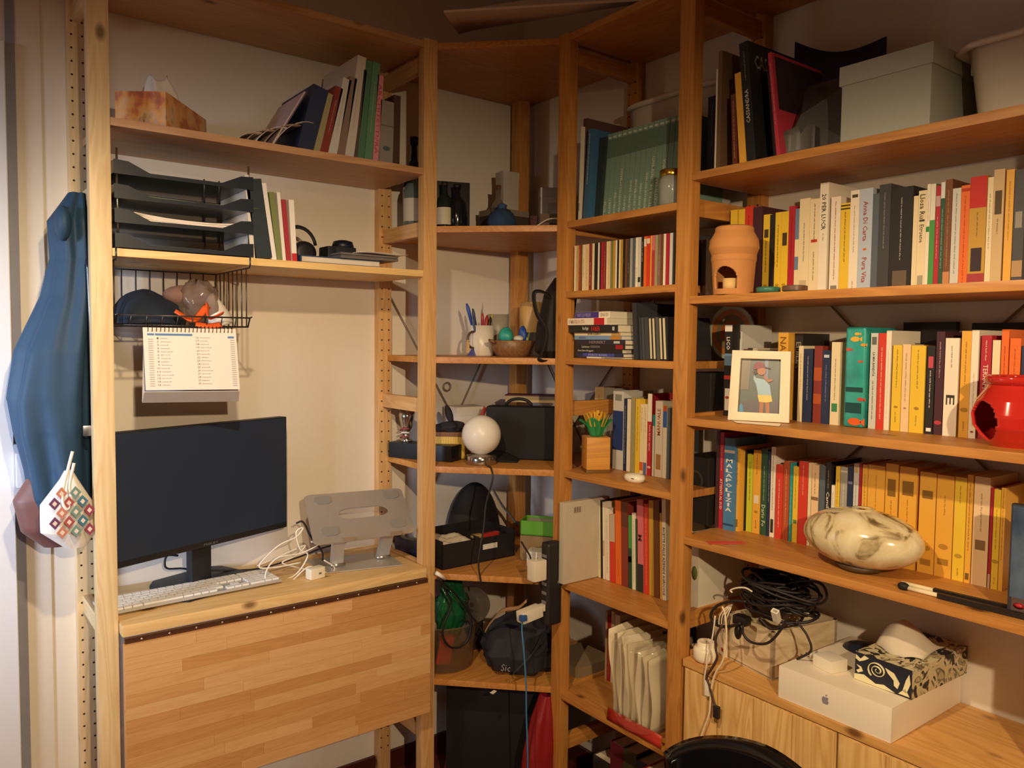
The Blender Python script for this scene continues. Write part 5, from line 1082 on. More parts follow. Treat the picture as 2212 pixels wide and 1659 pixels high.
# ---------------- folder shelf ----------------
Z7 = .7335
pfz = T('plastic_folder', 'large frosted plastic folder with a barcode standing at the left', 'folder', (-.318, -.592, Z7), RB)
hF = 0.9652-Z7
MB().box(0, .022, 0, .175, .001, hF).build('case', paint('#D9CFB8', .35, trans=.15, bump=.2), pfz, bev=.003)
mb = MB()
for k in range(7): mb.box(.0222, .0225, .035+k*.004, .035+k*.004+.0015+.001*(k % 2), hF*.86, hF*.93)
o = mb.build('barcode', paint('#6A5A48', .7), pfz); o['kind'] = 'stuff'
Fitems = [(0.6150,0.6247,0.2239,-0.185,'cream',['d::#6A5A40:.1:.9']),
(0.6252,0.6324,0.2257,-0.185,'black',[]),
(0.6339,0.6430,0.2220,-0.185,'white',['B::#C8A888:.3:.5']),
(0.6452,0.6603,0.2071,-0.185,'white',['d::#7A6A54:.1:.9']),
(0.6625,0.6848,0.1917,-0.185,'red',['b::#C8B49A:.6:1']),
(0.6853,0.7083,0.2357,-0.185,'orange',['d::#A8641E:.1:.3']),
(0.7093,0.7345,0.2365,-0.185,'brick',['b::#6A3A2A:.7:1']),
(0.7360,0.7493,0.2018,-0.185,'green',['b::#2A4A3A:.0:.55', 'b::#EDE2CC:.36:.44']),
(0.7501,0.7624,0.2109,-0.185,'white',['d::#7A6A54:.1:.9']),
(0.7635,0.7722,0.1972,-0.185,'darkgreen',[]),
(0.7689,0.7930,0.2530,-0.185,'pink',['b::#34302E:.0:.3', 'v:M:#5A3A34:.55:.62']),
(0.7946,0.8115,0.2445,-0.185,'red',['d::#F0B090:.1:.9']),
(0.8127,0.8303,0.2571,-0.185,'gold',[]),
(0.8311,0.8501,0.2602,-0.185,'brown',[]),
(0.8514,0.8588,0.2292,-0.185,'amber',[]),
(0.8591,0.8736,0.2680,-0.185,'white',['v:RICETTE DALLE AZIENDE AGRICOLE:#3A342C:.05:.72'])]
for i, (a, b, h, x, c, pr) in enumerate(Fitems):
    o = make_book((x-.0, -a-.012*0, Z7+.0), RB, max(b-a-.0012, .004), h, .16, c, pr, lean=-.035, hard=False)
    tag(o, f"{'slim' if b-a < .012 else 'thick' if b-a > .02 else 'upright'} {cname(c)} book {feat(pr)}, {ordn(i)} from left beside the frosted folder", 'book', 'books beside the frosted folder')
# ---------------- lowest open shelf ----------------
row([(0.5963,0.6038,0.2064,-0.135,'tan',[]),
(0.6051,0.6190,0.1936,-0.135,'crimson',['d::#D8B0A0:.1:.5']),
(0.6204,0.6320,0.2132,-0.135,'cream',['d::#8A7A64:.2:.9']),
(0.6349,0.6557,0.2078,-0.135,'white',['d::#8A7A64:.3:.8']),
(0.6587,0.6868,0.1901,-0.135,'crimson',['b::#D8C8B0:.94:1', 'd::#D8B0A0:.05:.3']),
(0.6885,0.7146,0.1951,-0.135,'maroon',[]),
(0.7197,0.7369,0.2043,-0.135,'cream',[]),
(0.7390,0.7525,0.2063,-0.135,'maroon',[]),
(0.7545,0.7708,0.2128,-0.135,'lightgrey',['d::#5A5248:.3:.9']),
(0.7729,0.7782,0.2092,-0.135,'brown',[]),
(0.7806,0.7970,0.2114,-0.135,'gold',[]),
(0.7995,0.8272,0.2135,-0.135,'black',[])], .4125, 'behind the bag of papers', 'books behind the bag of papers')
pp = T('bag_of_papers', 'clear plastic bag stuffed with creased white papers and a red sheet', 'bag', (-.275, -.865, .4125), RB)
for k in range(7):
    def F(u, v, k=k): return (-.075+.022*k+.02*v*(1-k*.13)*-1+.006*math.sin(6*v+k*2)+.0*u, -.015+.19*u, .012+(.225-.006*k)*v*(1+.03*math.sin(3*u+k)))
    MB().grid(F, 7, 12).build('paper', paint(['#E4D4B4', '#DCCBA8', '#E8DABC', '#D8C8A4', '#E0D0B0', '#D4C4A0', '#DCCDAA'][k], .8, noise=.04), pp, solid=.0035)
MB().grid(lambda u, v: (-.085+.19*u, -.030+.005*v, .001+.03*v), 6, 4).build('red_sheet', paint('#B83220', .5), pp, solid=.001)
MB().grid(cloth_fn([(.002, .055, .07, 0.02, .05), (.02, .085, .105, 0.01, .05), (.12, .09, .11, -.005, .06), (.22, .085, .11, -.01, .06), (.24, .06, .08, -.01, .06)], 0, 0, nf=6, amp=.04, seed=13), 40, 20, cu=True).build('plastic', paint('#EDE6DC', .12, trans=.9, noise=0, alpha=.35, bump=.5), pp)
tw = T('grey_cardboard', 'pale cardboard lying across the corner beside the red books', 'cardboard', (-.10, -.50, .4135)); MB().box(-.10, .05, -.05, .10, 0, .03).build('sheet', paint('#8A7656', .8), tw)
# bottom row of box files under the narrow section
FI = [('#3A3436', 'black box file at the left of the floor row'), ('#6E2430', 'dark red box file in the floor row'), ('#4A4A30', 'olive box file in the floor row'), ('#2F4456', 'blue box file in the floor row'), ('#2A2426', 'black box file between blue and red ones on the floor'), ('#B01C22', 'bright red box file in the floor row'), ('#8E181E', 'darker red box file at the right of the floor row')]
s = .60
for i, ((c, lab), w_, h_) in enumerate(zip(FI, (.07, .05, .05, .055, .035, .065, .06), (.20, .27, .27, .26, .26, .30, .295))):
    o = make_book((-.27+.09*(i < 5), -s, .0), RB, w_, h_, .2 if i > 4 else .15, c, [], name='box_file', hard=True); tag(o, lab, 'box file', 'box files on the floor'); s += w_+.001

# ---------------- top right shelf ----------------
ZR = 1.8075
def rB(u): return u
leanB(.985, 1.012, -.20, ZR, .20, .17, '#2A2433', 0, 'dark violet book hard against the ladder on the top right shelf', ['d::#8A86A0:.4:.9'])
leanB(1.013, 1.032, -.20, ZR, .20, .17, '#33303E', 0, 'second dark violet book on the top right shelf', ['d::#8A86A0:.3:.9'])
leanB(1.0757, 1.0796, -.285, ZR, .225, .24, '#D8CCB4', 0, 'thin cream sheet standing before the brown board')
leanB(1.0809, 1.0913, -.285, ZR, .262, .27, '#6B5238', 0, 'big brown album standing at the left of the top right shelf', hard=True)
leanB(1.1281, 1.1405, -.287, ZR, .157, .17, '#6A3424', -3.5, 'small brown lettered book beside the yellow-orange one', ['d::#D8A878:.1:.9'])
leanB(1.1479, 1.1661, -.289, ZR, .200, .18, 'amber', -5.5, 'yellow-orange book leaning on the black Cassandra volume', ['b::#E8DCC0:-.0:.001'])
cas = leanB(1.1685, 1.1910, -.290, ZR, .262, .19, '#242224', -6.5, 'large black volume lettered Cassandra leaning left', ['u:CASSANDRA:#D8D4C8:.32:.60', 'd::#9A968C:.68:.92'], hard=True)
wC = 1.1910-1.1685
mb = MB(); put_text(mb, 'CASSANDRA', (wC+.0004, .02, .205), (0, .15, 0), (0, 0, .03)); mb.build('cover_lettering', paint('#B8B4A8', .5), cas)
mb = MB(); mb.box(wC, wC+.0004, .06, .12, .03, .12); mb.build('cover_picture', paint('#5A3430', .5, noise=.4, scale=60), cas)
rd = leanB(1.2425, 1.2514, -.290, ZR, .222, .20, '#C03A4A', -7.5, 'slim crimson book leaning left on the black volume', ['d::#E8B8B8:.3:.9'])
wR = 1.2514-1.2425
MB().box(wR-.0002, wR+.0003, .01, .19, .10, .215).build('cover_picture', paint('#3A2C2E', .5, noise=.4, scale=50), rd)
leanB(1.222, 1.236, -.27, ZR, .195, .2, '#3A302E', -7, 'dark magazine leaning behind the crimson book')
bf = T('grey_folder', 'dark grey folder with a triangular bent flap on the top right shelf', 'folder', (-.255, -1.275, ZR), RB)
MB().add([(-.05, 0, 0), (.115, .03, 0), (.115, .06, .16), (-.055, .10, .175), (.0, .0, .085)], [(0, 1, 4), (1, 2, 4), (2, 3, 4), (3, 0, 4)]).build('flap', paint('#4A4746', .4), bf, solid=.002)
MB().grid(lambda u, v: (-.03+.07*u, -.015+.02*math.sin(u*3), .001+.07*v*(1-.5*abs(u-.5))), 6, 5).build('bent_corner', paint('#6A6866', .35), bf, solid=.0015)
nf = T('navy_folder', 'navy blue card folder with a sagging top edge against the wall', 'folder')
pA, pB_ = (-0.1000,-1.1529,2.1129), (-0.1000,-1.3703,2.0606)
MB().grid(lambda u, v: (-.10, pA[1]+(pB_[1]-pA[1])*u, ZR+.001+v*((pA[2]+(pB_[2]-pA[2])*u)-ZR-.05*math.sin(PI*u)*1.0*(v > .9)*.55)), 17, 3).build('cover', paint('#2A2748', .6), nf, solid=.004)
bxg = T('storage_box', 'grey-green lidded storage box at the front of the top right shelf', 'box', (-.296, -1.3890, ZR), RB)
wb_ = 1.5592-1.3890; hb_ = 1.9485-ZR
GG = paint('#A9ACA0', .85, noise=.04, bump=.3, scale=300)
MB().box(0, wb_, 0, .235, 0, hb_-.012).build('box_body', GG, bxg, bev=.0015); MB().box(-.004, wb_+.004, -.004, .239, hb_-.035, hb_+.002).build('lid', GG, bxg, bev=.0015)
wt = T('white_tub', 'white plastic tub with a wide rim at the right of the grey box', 'tub', (-.14, -1.697, ZR), RB)
MB().grid(lambda u, v: ((.092+.016*v)*max(-1, min(1, 1.3*math.cos(2*PI*u))), (.085+.012*v)*max(-1, min(1, 1.3*math.sin(2*PI*u))), .135*v), 48, 5, cu=True).add([(-.092, -.08, .001), (.092, -.08, .001), (.092, .08, .001), (-.092, .08, .001)], [(0, 1, 2, 3)]).build('tub_wall', paint('#D8CDB8', .4), wt)
MB().tube([(.120*max(-1, min(1, 1.25*math.cos(2*PI*u))), .11*max(-1, min(1, 1.25*math.sin(2*PI*u))), .135) for u in [k/48 for k in range(48)]], .006, 8, closed=True, flat=2.0).build('rim', paint('#E0D6C2', .4), wt)
MB().box(-.118, -.09, -.05, .0, .10, .13).build('handle', paint('#DDD2BE', .4), wt, bev=.004)
# ---------------- burner shelf ----------------
TC = paint('#C98A4E', .75, noise=.06, bump=.2, scale=40)
def burner(name, label, x, y, z, prof, m, win, rz, scale=1, inner=None):
    t = T(name, label, 'oil burner', (x, y, z), rz)
    def radius(zz):
        for (r0, a), (r1, b) in zip(prof, prof[1:]):
            if a <= zz <= b: return r0+(r1-r0)*(zz-a)/max(b-a, 1e-6)
        return prof[-1][0]
    n, mseg = 120, 96; H = prof[-1][1]; mb = MB(); vs = []; fs = []
    for j in range(mseg+1):
        zz = H*j/mseg; r = radius(zz)
        for k in range(n): a = 2*PI*k/n; vs.append((r*math.cos(a), r*math.sin(a), zz))
    for j in range(mseg):
        for k in range(n):
            a = 2*PI*(k+.5)/n; zz = H*(j+.5)/mseg; q = math.atan2(math.sin(a+PI/2), math.cos(a+PI/2))
            if win(q, zz): continue
            fs.append((j*n+k, j*n+(k+1) % n, (j+1)*n+(k+1) % n, (j+1)*n+k))
    mb.add(vs, fs, None, True); mb.build('body', m, t, solid=.005)
    return t
bt = burner('oil_burner', 'terracotta oil burner with an arched opening at the left of the shelf', -.262, -1.1186, 1.5225, [(.041, 0), (.046, .075), (.0475, .078), (.0475, .086), (.046, .088), (.053, .105), (.051, .122), (.040, .142), (.040, .150), (.036, .152)], TC, lambda q, z: abs(q) < .62 and .012 < z < .035+.027*math.sqrt(max(0, 1-(q/.62)**2)), RB+.2)
MB().lathe([(.001, .148), (.034, .148)], 24, cap=False).build('dish', TC, bt)
MB().lathe([(.017, .001), (.017, .03), (.001, .031)], 20, M=Matrix.Translation((.002, -.018, .006))).build('candle', paint('#E2B878', .6), bt)
for i, (p, c, lab) in enumerate((((-0.2750,-1.2211,1.5311), '#3E7A64', 'green round dish before the yellow books'), ((-0.2750,-1.2851,1.5311), '#4E6E60', 'green and brown round dish, right of the greener one'))):
    t = T('small_dish', lab, 'dish', (p[0], p[1], 1.5225)); MB().lathe([(.022, 0), (.025, .002), (.0255, .011), (.022, .0125), (.02, .008), (.001, .007)], 26).build('dish_body', paint(c, .4, noise=.2, scale=80), t)
    if i: MB().lathe([(.0257, .002), (.0258, .011)], 26, cap=False).build('glaze', paint('#7A5440', .4, noise=.3, scale=60), t)
cdr = T('clear_case', 'dark clear-fronted box between the ladder and the terracotta burner', 'box', (-.22, -1.035, 1.5225), RB); MB().box(-.045, .012, 0, .12, 0, .14).build('case', paint('#5A4A3A', .25, coat=.5, noise=.2), cdr, bev=.002)
dsc = T('patterned_plate', 'orange and pale ring-patterned plate standing in the rear', 'plate', (-.09, -.985, 1.3685+.072), RB)
for r0, r1, c in ((.0, .018, '#3A342C'), (.018, .032, '#B4622A'), (.032, .046, '#8A7A54'), (.046, .060, '#C87A34'), (.060, .070, '#B8C0A4')):
    mb = MB(); ring_plate(mb, [(r1*math.cos(2*PI*k/32), r1*math.sin(2*PI*k/32)) for k in range(32)], [(max(r0, .0005)*math.cos(2*PI*k/32), max(r0, .0005)*math.sin(2*PI*k/32)) for k in range(32)], .004, lambda a, b, t: (a, t, b)); mb.build('ring', paint(c, .4), dsc)
# ---------------- photo shelf ----------------
Z8 = 1.2375
fr = T('photo_frame', 'white picture frame holding a photo of a child in a cap', 'photo frame')
FB = [(-0.2605,-1.1134,1.2372), (-0.2067,-1.2367,1.2377)]
top0, top1 = (-0.2350,-1.1020,1.3965), (-0.1820,-1.2198,1.3953)
FQ = quad_frame(FB[0], FB[1], top0, top1)
mb = MB(); ring_plate(mb, [(0, 0), (.33, 0), (.67, 0), (1, 0), (1, .5), (1, 1), (.67, 1), (.33, 1), (0, 1), (0, .5)], [(.155, .12), (.4, .12), (.6, .12), (.84, .12), (.84, .5), (.84, .885), (.6, .885), (.4, .885), (.155, .885), (.155, .5)], .010, lambda a, b, t: FQ(a, b, .005-t)); mb.build('moulding', paint('#F4E6C8', .45), fr, bev=.0006)
mb = MB(); slab(mb, lambda a, b, t: FQ(a, b, -.008-t), .004, [(0.01, 0.01), (.99, 0.01), (.99, .99), (0.01, .99)]); mb.build('backing', paint('#A89478', .8), fr)
mb = MB(); mb.tube([FQ(.5, .6, -.01), FQ(.5, .02, -.07)], .004, 6, flat=.4); mb.build('strut', paint('#A89478', .8), fr)
def fpoly(P, t, c, nm='photo_print'):
    mb = MB(); n = len(P); mb.add([FQ(a, b, t) for a, b in P], [list(range(n))]); return mb.build(nm, paint(c, .35, noise=.05, coat=.3), fr)
def ell(cx, cy, rx, ry, n=20, a0=0, a1=2*PI): return [(cx+rx*math.cos(a0+(a1-a0)*k/n), cy+ry*math.sin(a0+(a1-a0)*k/n)) for k in range(n+(a1-a0 < 6))]
fpoly([(.155, .12), (.84, .12), (.84, .885), (.155, .885)], -.0060, '#6A7470', 'photo')
fpoly([(.155, .12), (.84, .12), (.84, .30), (.60, .36), (.35, .30), (.155, .27)], -.0056, '#6E6A70')
fpoly([(.155, .45), (.30, .45), (.32, .885), (.155, .885)], -.0056, '#8A8478')
fpoly([(.56, .40), (.62, .40), (.62, .885), (.56, .885)], -.0056, '#8A96B0')
fpoly([(.165, .13), (.24, .13), (.22, .22), (.19, .25), (.165, .22)], -.0052, '#5A9AC8')
fpoly([(.50, .12), (.56, .12), (.57, .30), (.50, .30)], -.0050, '#B87A5A'); fpoly([(.61, .12), (.67, .12), (.66, .30), (.59, .30)], -.0050, '#B87A5A')
fpoly([(.46, .38), (.69, .38), (.71, .29), (.60, .275), (.49, .28)], -.0046, '#E8D07A')
fpoly([(.47, .38), (.69, .38), (.66, .52), (.56, .60), (.42, .62), (.39, .66), (.38, .60), (.43, .52)], -.0042, '#A8C8DC')
fpoly([(.55, .62), (.64, .56), (.71, .59), (.69, .61), (.63, .60), (.56, .68)], -.0038, '#B87A5A')
fpoly(ell(.51, .72, .075, .06), -.0036, '#B87A5A'); fpoly([(.36, .70), (.44, .74), (.44, .68), (.40, .66)], -.0034, '#4A3028')
fpoly(ell(.47, .775, .095, .075, 14, 0, PI)+[(.37, .73)], -.0032, '#8A2E44'); fpoly([(.54, .785), (.66, .765), (.65, .75), (.53, .765)], -.0030, '#5A2438')
o = MB().add([(0, 0, 0), (.035, -.03, 0), (.13, -.01, 0), (.10, .04, 0)], [(0, 1, 2, 3)]).build('clear_card', paint('#C8B088', .2, coat=.5), solid=.0008); o.location = (-.275, -1.135, Z8+.0005); o.rotation_euler = (0, 0, RB); tag(o, 'thin glossy card lying under the white picture frame', 'card')
for i, (s0, s1, c, h, lab) in enumerate(((1.068, 1.078, '#6A3034', .162, 'dark red book behind the left of the white frame'), (1.079, 1.092, '#4A443E', .165, 'dark grey book behind the white frame'), (1.093, 1.106, '#C8BCA4', .165, 'cream book seen just above the white frame'), (1.107, 1.124, '#3A3634', .160, 'black book above the middle of the white frame'), (1.125, 1.150, '#45403C', .150, 'charcoal book above the right of the white frame'))):
    leanB(s0, s1, -.147, Z8, h, .12, c, 0, lab, ['d::#A8A090:.3:.9'])
leanB(1.192, 1.212, -.125, Z8, .200, .11, '#2A2624', 0, 'black lettered book beside the Napoli one', ['v:EMILIA:#8A8478:.6:.9'])
fsh = T('fish_case', 'teal book-shaped case printed with goldfish among the paperbacks', 'case', (-.160, -1.336, Z8), RB)
MB().box(0, .044, 0, .13, 0, .213).build('case_body', ramp_mat('sea', [(.3, '#1E7A78'), (.5, '#2FA29A'), (.7, '#3AB0A0')], scale=14, rough=.25, coat=.4), fsh, bev=.006, seg=3)
for (a, b, r, c) in ((.022, .187, .007, '#E8B84A'), (.026, .198, .004, '#E8B84A'), (.040, .175, .004, '#E0A03A'), (.008, .165, .004, '#D85A4A'), (.034, .14, .003, '#D85A4A'), (.026, .012, .010, '#E8642A'), (.038, .06, .005, '#C8503A')):
    mb = MB(); mb.prism([(a+r*1.5*math.cos(k*PI/6), b+r*.8*math.sin(k*PI/6)) for k in range(12)], -.0012, -.0003, 'xz'); mb.prism([(a+r*1.2, b), (a+r*2.2, b+r*.8), (a+r*2.2, b-r*.8)], -.0012, -.0003, 'xz'); mb.build('fish_print', paint(c, .4), fsh)
MB().box(.004, .042, -.0008, 0, .075, .085).build('dark_rocks', paint('#1A4A4C', .4), fsh)
MB().box(.004, .040, -.0008, 0, .03, .052).build('dark_rocks', paint('#1A4A4C', .4), fsh)
RG = paint('#C22A22', .12, noise=.01, coat=.8)
bRx, bRy = -.205, -1.690
br = burner('oil_burner', 'glossy red ceramic oil burner at the right edge of the photo shelf', bRx, bRy, Z8, [(.040, 0), (.052, .012), (.068, .035), (.071, .055), (.064, .08), (.050, .100), (.046, .108), (.052, .114), (.053, .120), (.050, .122)], RG, lambda q, z: ((q+.62)/.50)**2+((z-.045)/.034)**2 < 1, RB+.0)
MB().lathe([(.001, .112), (.047, .119)], 28, cap=False).build('dish', RG, br)
for k in range(2): MB().lathe([(.001, 0), (.0035, .0)], 10, cap=True, M=Matrix.Translation((.02+.014*k, -.069+.004*k, .062-.008*k)) @ Matrix.Rotation(PI/2, 4, 'X')).build('vent_hole', paint('#3A0A08', .5), br) if False else None
# dark books lying behind the rows
for i, (s0, s1, x, z, h, lab) in enumerate(((1.39, 1.50, -.02-.10, 1.2375, .225, 'black album standing flat behind the white and red books'), (1.53, 1.66, -.02-.10, 1.2375, .222, 'dark album standing flat behind the maroon book'))):
    o = MB().box(0, s1-s0, 0, .015, 0, h).build('album', paint('#241E20', .6)); o.location = (-.022, -s0, z); o.rotation_euler = (0, 0, RB); tag(o, lab, 'album')
for i, (s0, s1, lab) in enumerate(((1.02, 1.16, 'dark flat bundle behind the tall blue book'), (1.17, 1.30, 'dark flat bundle behind the green and red paperbacks'), (1.40, 1.60, 'dark flat bundle behind the amber paperbacks'))):
    pass
# ---------------- vase shelf ----------------
Z9 = .9535
MBL = ramp_mat('marbled_glaze', [(.30, '#4A3A26'), (.36, '#8A7450'), (.44, '#D8C79A'), (.62, '#EADDB8'), (.8, '#D9C99E')], scale=14, detail=6, dist=1.6, rough=.16, coat=.7, stretch=(1, 1, .8))
va = T('marbled_vase', 'flattened round marbled ceramic vase with brown crackle', 'vase', (-.215, -1.4166, Z9), RB+.04)
RXv = .121
MB().grid(lambda u, v: (RXv*math.cos(2*PI*u)*math.cos(PI*(v-.5)),         .078*math.sin(2*PI*u)*math.cos(PI*(v-.5)), .066+.060*math.sin(PI*(v-.5))), 48, 28, cu=True).build('body', MBL, va)
MB().lathe([(.034, .0), (.038, .001), (.050, .012), (.03, .016)], 24).build('foot', paint('#4A3620', .5), va)
MB().lathe([(.020, .1235), (.022, .127), (.018, .126), (.016, .11)], 20, cap=False).build('mouth', paint('#D8C79A', .2, coat=.6), va)
o = MB().box(0, .024, 0, .085, 0, .0006).build('red_strip', paint('#D8503E', .6)); o.location = (-.292, -1.085, Z9); o.rotation_euler = (0, 0, RB-.62); tag(o, 'strip of red tape lying on the board left of the marbled vase', 'tape')
for k, (s0, lab) in enumerate(((1.538, 'black match-shaped stick with a cream shaft, nearer one'), (1.520, 'cream and black match-shaped stick, the one behind'))):
    t = T('giant_match', lab, 'stick', (-.275+.022*k, -s0, Z9+.005), RB+(.055 if k else .03))
    MB().tube([(0, 0, 0), (.058, 0, 0)], .0042, 8).build('shaft', paint('#E8D8B0', .6), t); MB().box(.058, .24, -.0045, .0045, -.0045, .0045).build('black_part', paint('#1E1815', .5), t)
    if k == 0: MB().ball((-.004, 0, .001), (.011, .008, .008), seg=14, n=9).build('tip', paint('#1A1412', .6), t)
dv = T('dvd_case', 'blue-grey picture case standing at the right end of the vase shelf', 'case', (-.262, -1.7052, Z9+.001), RB+.08)
MB().box(0, .12, 0, .015, 0, .19).build('case_body', paint('#3A3A40', .25, coat=.5), dv, bev=.001)
MB().box(.003, .118, -.0006, 0, .03, .187).build('cover_picture', ramp_mat('clouds', [(.35, '#2E3E58'), (.55, '#5A6A80'), (.7, '#A08A80')], scale=9, detail=5, rough=.2), dv)
MB().box(.006, .115, -.001, -.0006, .003, .03).build('lower_band', paint('#5A4A44', .3), dv)
for k in range(3): MB().lathe([(.001, 0), (.009, 0), (.001, .001)], 14, M=Matrix.Translation((.018+.028*k, -.0012, .017)) @ Matrix.Rotation(PI/2, 4, 'X') @ Matrix.Diagonal((1, .6, 1, 1))).build('red_spot', paint('#B02A34', .4), dv)
# left rear things seen beside the ladder
for zq, lab, c, h in ((1.2385, 'black speaker box behind the comic book', '#262422', .10), (.9545, 'black speaker with a faint round cone left of the crimson book', '#232120', .17)):
    t = T('speaker', lab, 'speaker', (-.17, -.905, zq), RB); MB().box(-.0, .085, 0, .12, 0, h).build('cabinet', paint(c, .6), t, bev=.003)
    if h > .12:
        mb = MB(); ring_plate(mb, [(.026*math.cos(2*PI*k/24), .026*math.sin(2*PI*k/24)) for k in range(24)], [(.02*math.cos(2*PI*k/24), .02*math.sin(2*PI*k/24)) for k in range(24)], .002, lambda a, b, t_: (.042+a, -t_, .11+b)); mb.build('cone_ring', paint('#4A4440', .5), t)
st = T('storage_case', 'grey translucent box on the lower board seen left of the crimson book', 'box', (-.20, -.905, .7335), RB); MB().box(.0, .085, 0, .15, 0, .085).build('case', paint('#8A8268', .3, coat=.3), st, bev=.004)
# ---------------- cabinet ----------------
cbn = T('pine_cabinet', 'low pine cabinet with board doors under the bookshelves', 'cabinet', (0, -1.032, 0), RB)
CW_ = wood('#E7BE7C', '#C08E48', 'z', scale=.8, strength=.8); CT = wood('#DDA962', '#B47A38', 'x', scale=.8)
MB().box(0, .79, -.303, -.004, .643, .661).build('top', CT, cbn, bev=.002)
MB().box(.002, .018, -.285, -.004, .0, .643).build('side_panel', CW_, cbn); MB().box(.772, .788, -.285, -.004, .0, .643).build('side_panel', CW_, cbn)
MB().box(.018, .772, -.02, -.004, .02, .64).build('back', CW_, cbn); MB().box(.018, .772, -.28, -.02, .05, .066).build('floor_board', CW_, cbn)
for x0 in (.004, .396):
    d = MB().box(x0, x0+.388, -.299, -.287, .07, .640).build('door', CW_, cbn)
    for k in range(4): MB().box(x0+.003+k*.0960, x0+.003+k*.0960+.0940, -.3015, -.299, .073, .637).build('board', CW_, d, bev=.0015)
    MB().lathe([(.008, 0), (.012, .008), (.013, .014), (.001, .018)], 14, M=Matrix.Translation((x0+(.36 if x0 < .1 else .034), -.3015, .50)) @ Matrix.Rotation(PI/2, 4, 'X')).build('knob', wood(*PALE, 'z', knots=False), d)
sw = T('pine_strip', 'short pine strip between the ladder and the cabinet door', 'post', (-.268, -1.0245, 0), RB)
MB().box(0, .007, 0, .24, 0, .672).build('body', wood('#D9A05A', '#B0702E', 'z'), sw)  # thin paler pine strip beside the ladder, ending just above the cabinet top
ZK = .6615
ab = T('laptop_box', 'large flat white cardboard box with a grey apple emblem', 'box', (-.2985, -1.2895, ZK), RB)
hA = 0.7301-ZK
MB().box(0, .243, 0, .29, 0, hA).build('carton', paint('#EFE2CC', .5, noise=.01), ab, bev=.001)
AP = [(0, .35), (.12, .42), (.3, .42), (.42, .33), (.34, .2), (.34, .02), (.46, -.12), (.36, -.34), (.22, -.48), (.08, -.43), (0, -.42), (-.08, -.43), (-.22, -.48), (-.36, -.3), (-.44, -.05), (-.42, .2), (-.3, .38), (-.12, .42)]
mb = MB(); mb.prism([(.108+a*.017, hA*.5-.001+b*.017) for a, b in AP], -.0006, -.0001, 'xz'); mb.prism([(.108+a*.017, hA*.5-.001+b*.017) for a, b in ((.02, .5), (.06, .68), (.22, .78), (.2, .6), (.1, .5))], -.0006, -.0001, 'xz'); o = mb.build('apple_emblem', paint('#8E8A94', .4), ab)
tz = T('tissue_box', 'black and cream swirl patterned tissue box on the white box', 'tissue box', (-.230, -1.420, ZK+hA), RB-.03)
hT = .058
PT = ramp_mat('swirl_card', [(.42, '#2E2A2A'), (.46, '#D8CBA0'), (.56, '#C9BC94'), (.6, '#4A4234'), (.66, '#B8AA80')], scale=16, detail=3, dist=2.2, rough=.5)
MB().box(0, .118, 0, .222, 0, hT).build('carton', PT, tz, bev=.001)
MB().box(.0005, .1175, -.0006, 0, .0005, hT-.0005).build('dark_end', paint('#1F2130', .5), tz)
sw_ = MB(); CRM = paint('#EFE5B8', .5)
sp_ = [(.048+(.003+.0165*t)*math.cos(4.6*PI*t+2.2), -.0012, .034+(.002+.0150*t)*math.sin(4.6*PI*t+2.2)) for t in [k/40 for k in range(41)]]
sw_.tube(sp_, [.0016+.0028*(k/40) for k in range(41)], 6, flat=.25); sw_.build('swirl_print', CRM, tz)
for P_ in ([(.064, .045), (.082, .04), (.094, .024), (.090, .012), (.083, .016), (.082, .026), (.070, .036)], [(.0, .012), (.02, .016), (.045, .006), (.062, .010), (.085, .002), (.06, .001), (.0, .001)], [(.100, .012), (.106, .035), (.112, .048), (.115, .030), (.108, .010)], [(.002, .052), (.012, .046), (.02, .055), (.03, .052), (.02, .045), (.01, .040), (.002, .044)], [(.092, .004), (.105, .018), (.114, .004)], [(.004, .02), (.012, .026), (.004, .032), (.014, .030), (.018, .022), (.008, .016)]):
    MB().prism(P_, -.0016, -.0006, 'xz').build('leaf_print', CRM, tz)
def tissue(mb, M_):
    mb.grid(lambda u, v: ((u-.5)*.10*(1-.25*v), .02+.13*v-.02*math.sin(PI*u), .0005+.062*math.sin(PI*min(1, v*1.15))*(.35+.65*(1-abs(2*u-.7)))+.004*math.sin(9*u+4*v)), 14, 12, None, M_)
mb = MB(); tissue(mb, Matrix.Translation((.055, .045, hT))); mb.build('tissue', paint('#DDD0B8', .9), tz, solid=.0008)
pa = T('power_adapter', 'white two-pin power adapter lying on the white cardboard box', 'adapter', (-.222, -1.345, ZK+hA), RB-.25)
MB().box(-.010, .042, -.02, .026, 0, .026).build('adapter_body', WP, pa, bev=.004); MB().box(-.030, -.010, -.010, .014, .004, .018).build('plug_neck', WP, pa, bev=.004)
for y in (-.004, .008): MB().tube([(-.046, y, .011), (-.030, y, .011)], .0018, 8).build('pin', paint('#8A8478', .2, .9), pa)
og = T('organizer_box', 'square pale wood-look box heaped with black cables', 'box', (-.241, -1.2345, ZK), RB)
OGM = ramp_mat('limed_wood', [(.3, '#BFA57E'), (.5, '#D8C29C'), (.7, '#E2D0AC')], scale=7, detail=5, dist=1.2, rough=.7, stretch=(1.2, 1.2, 5))
og.rotation_euler = (0, 0, RB-.19)
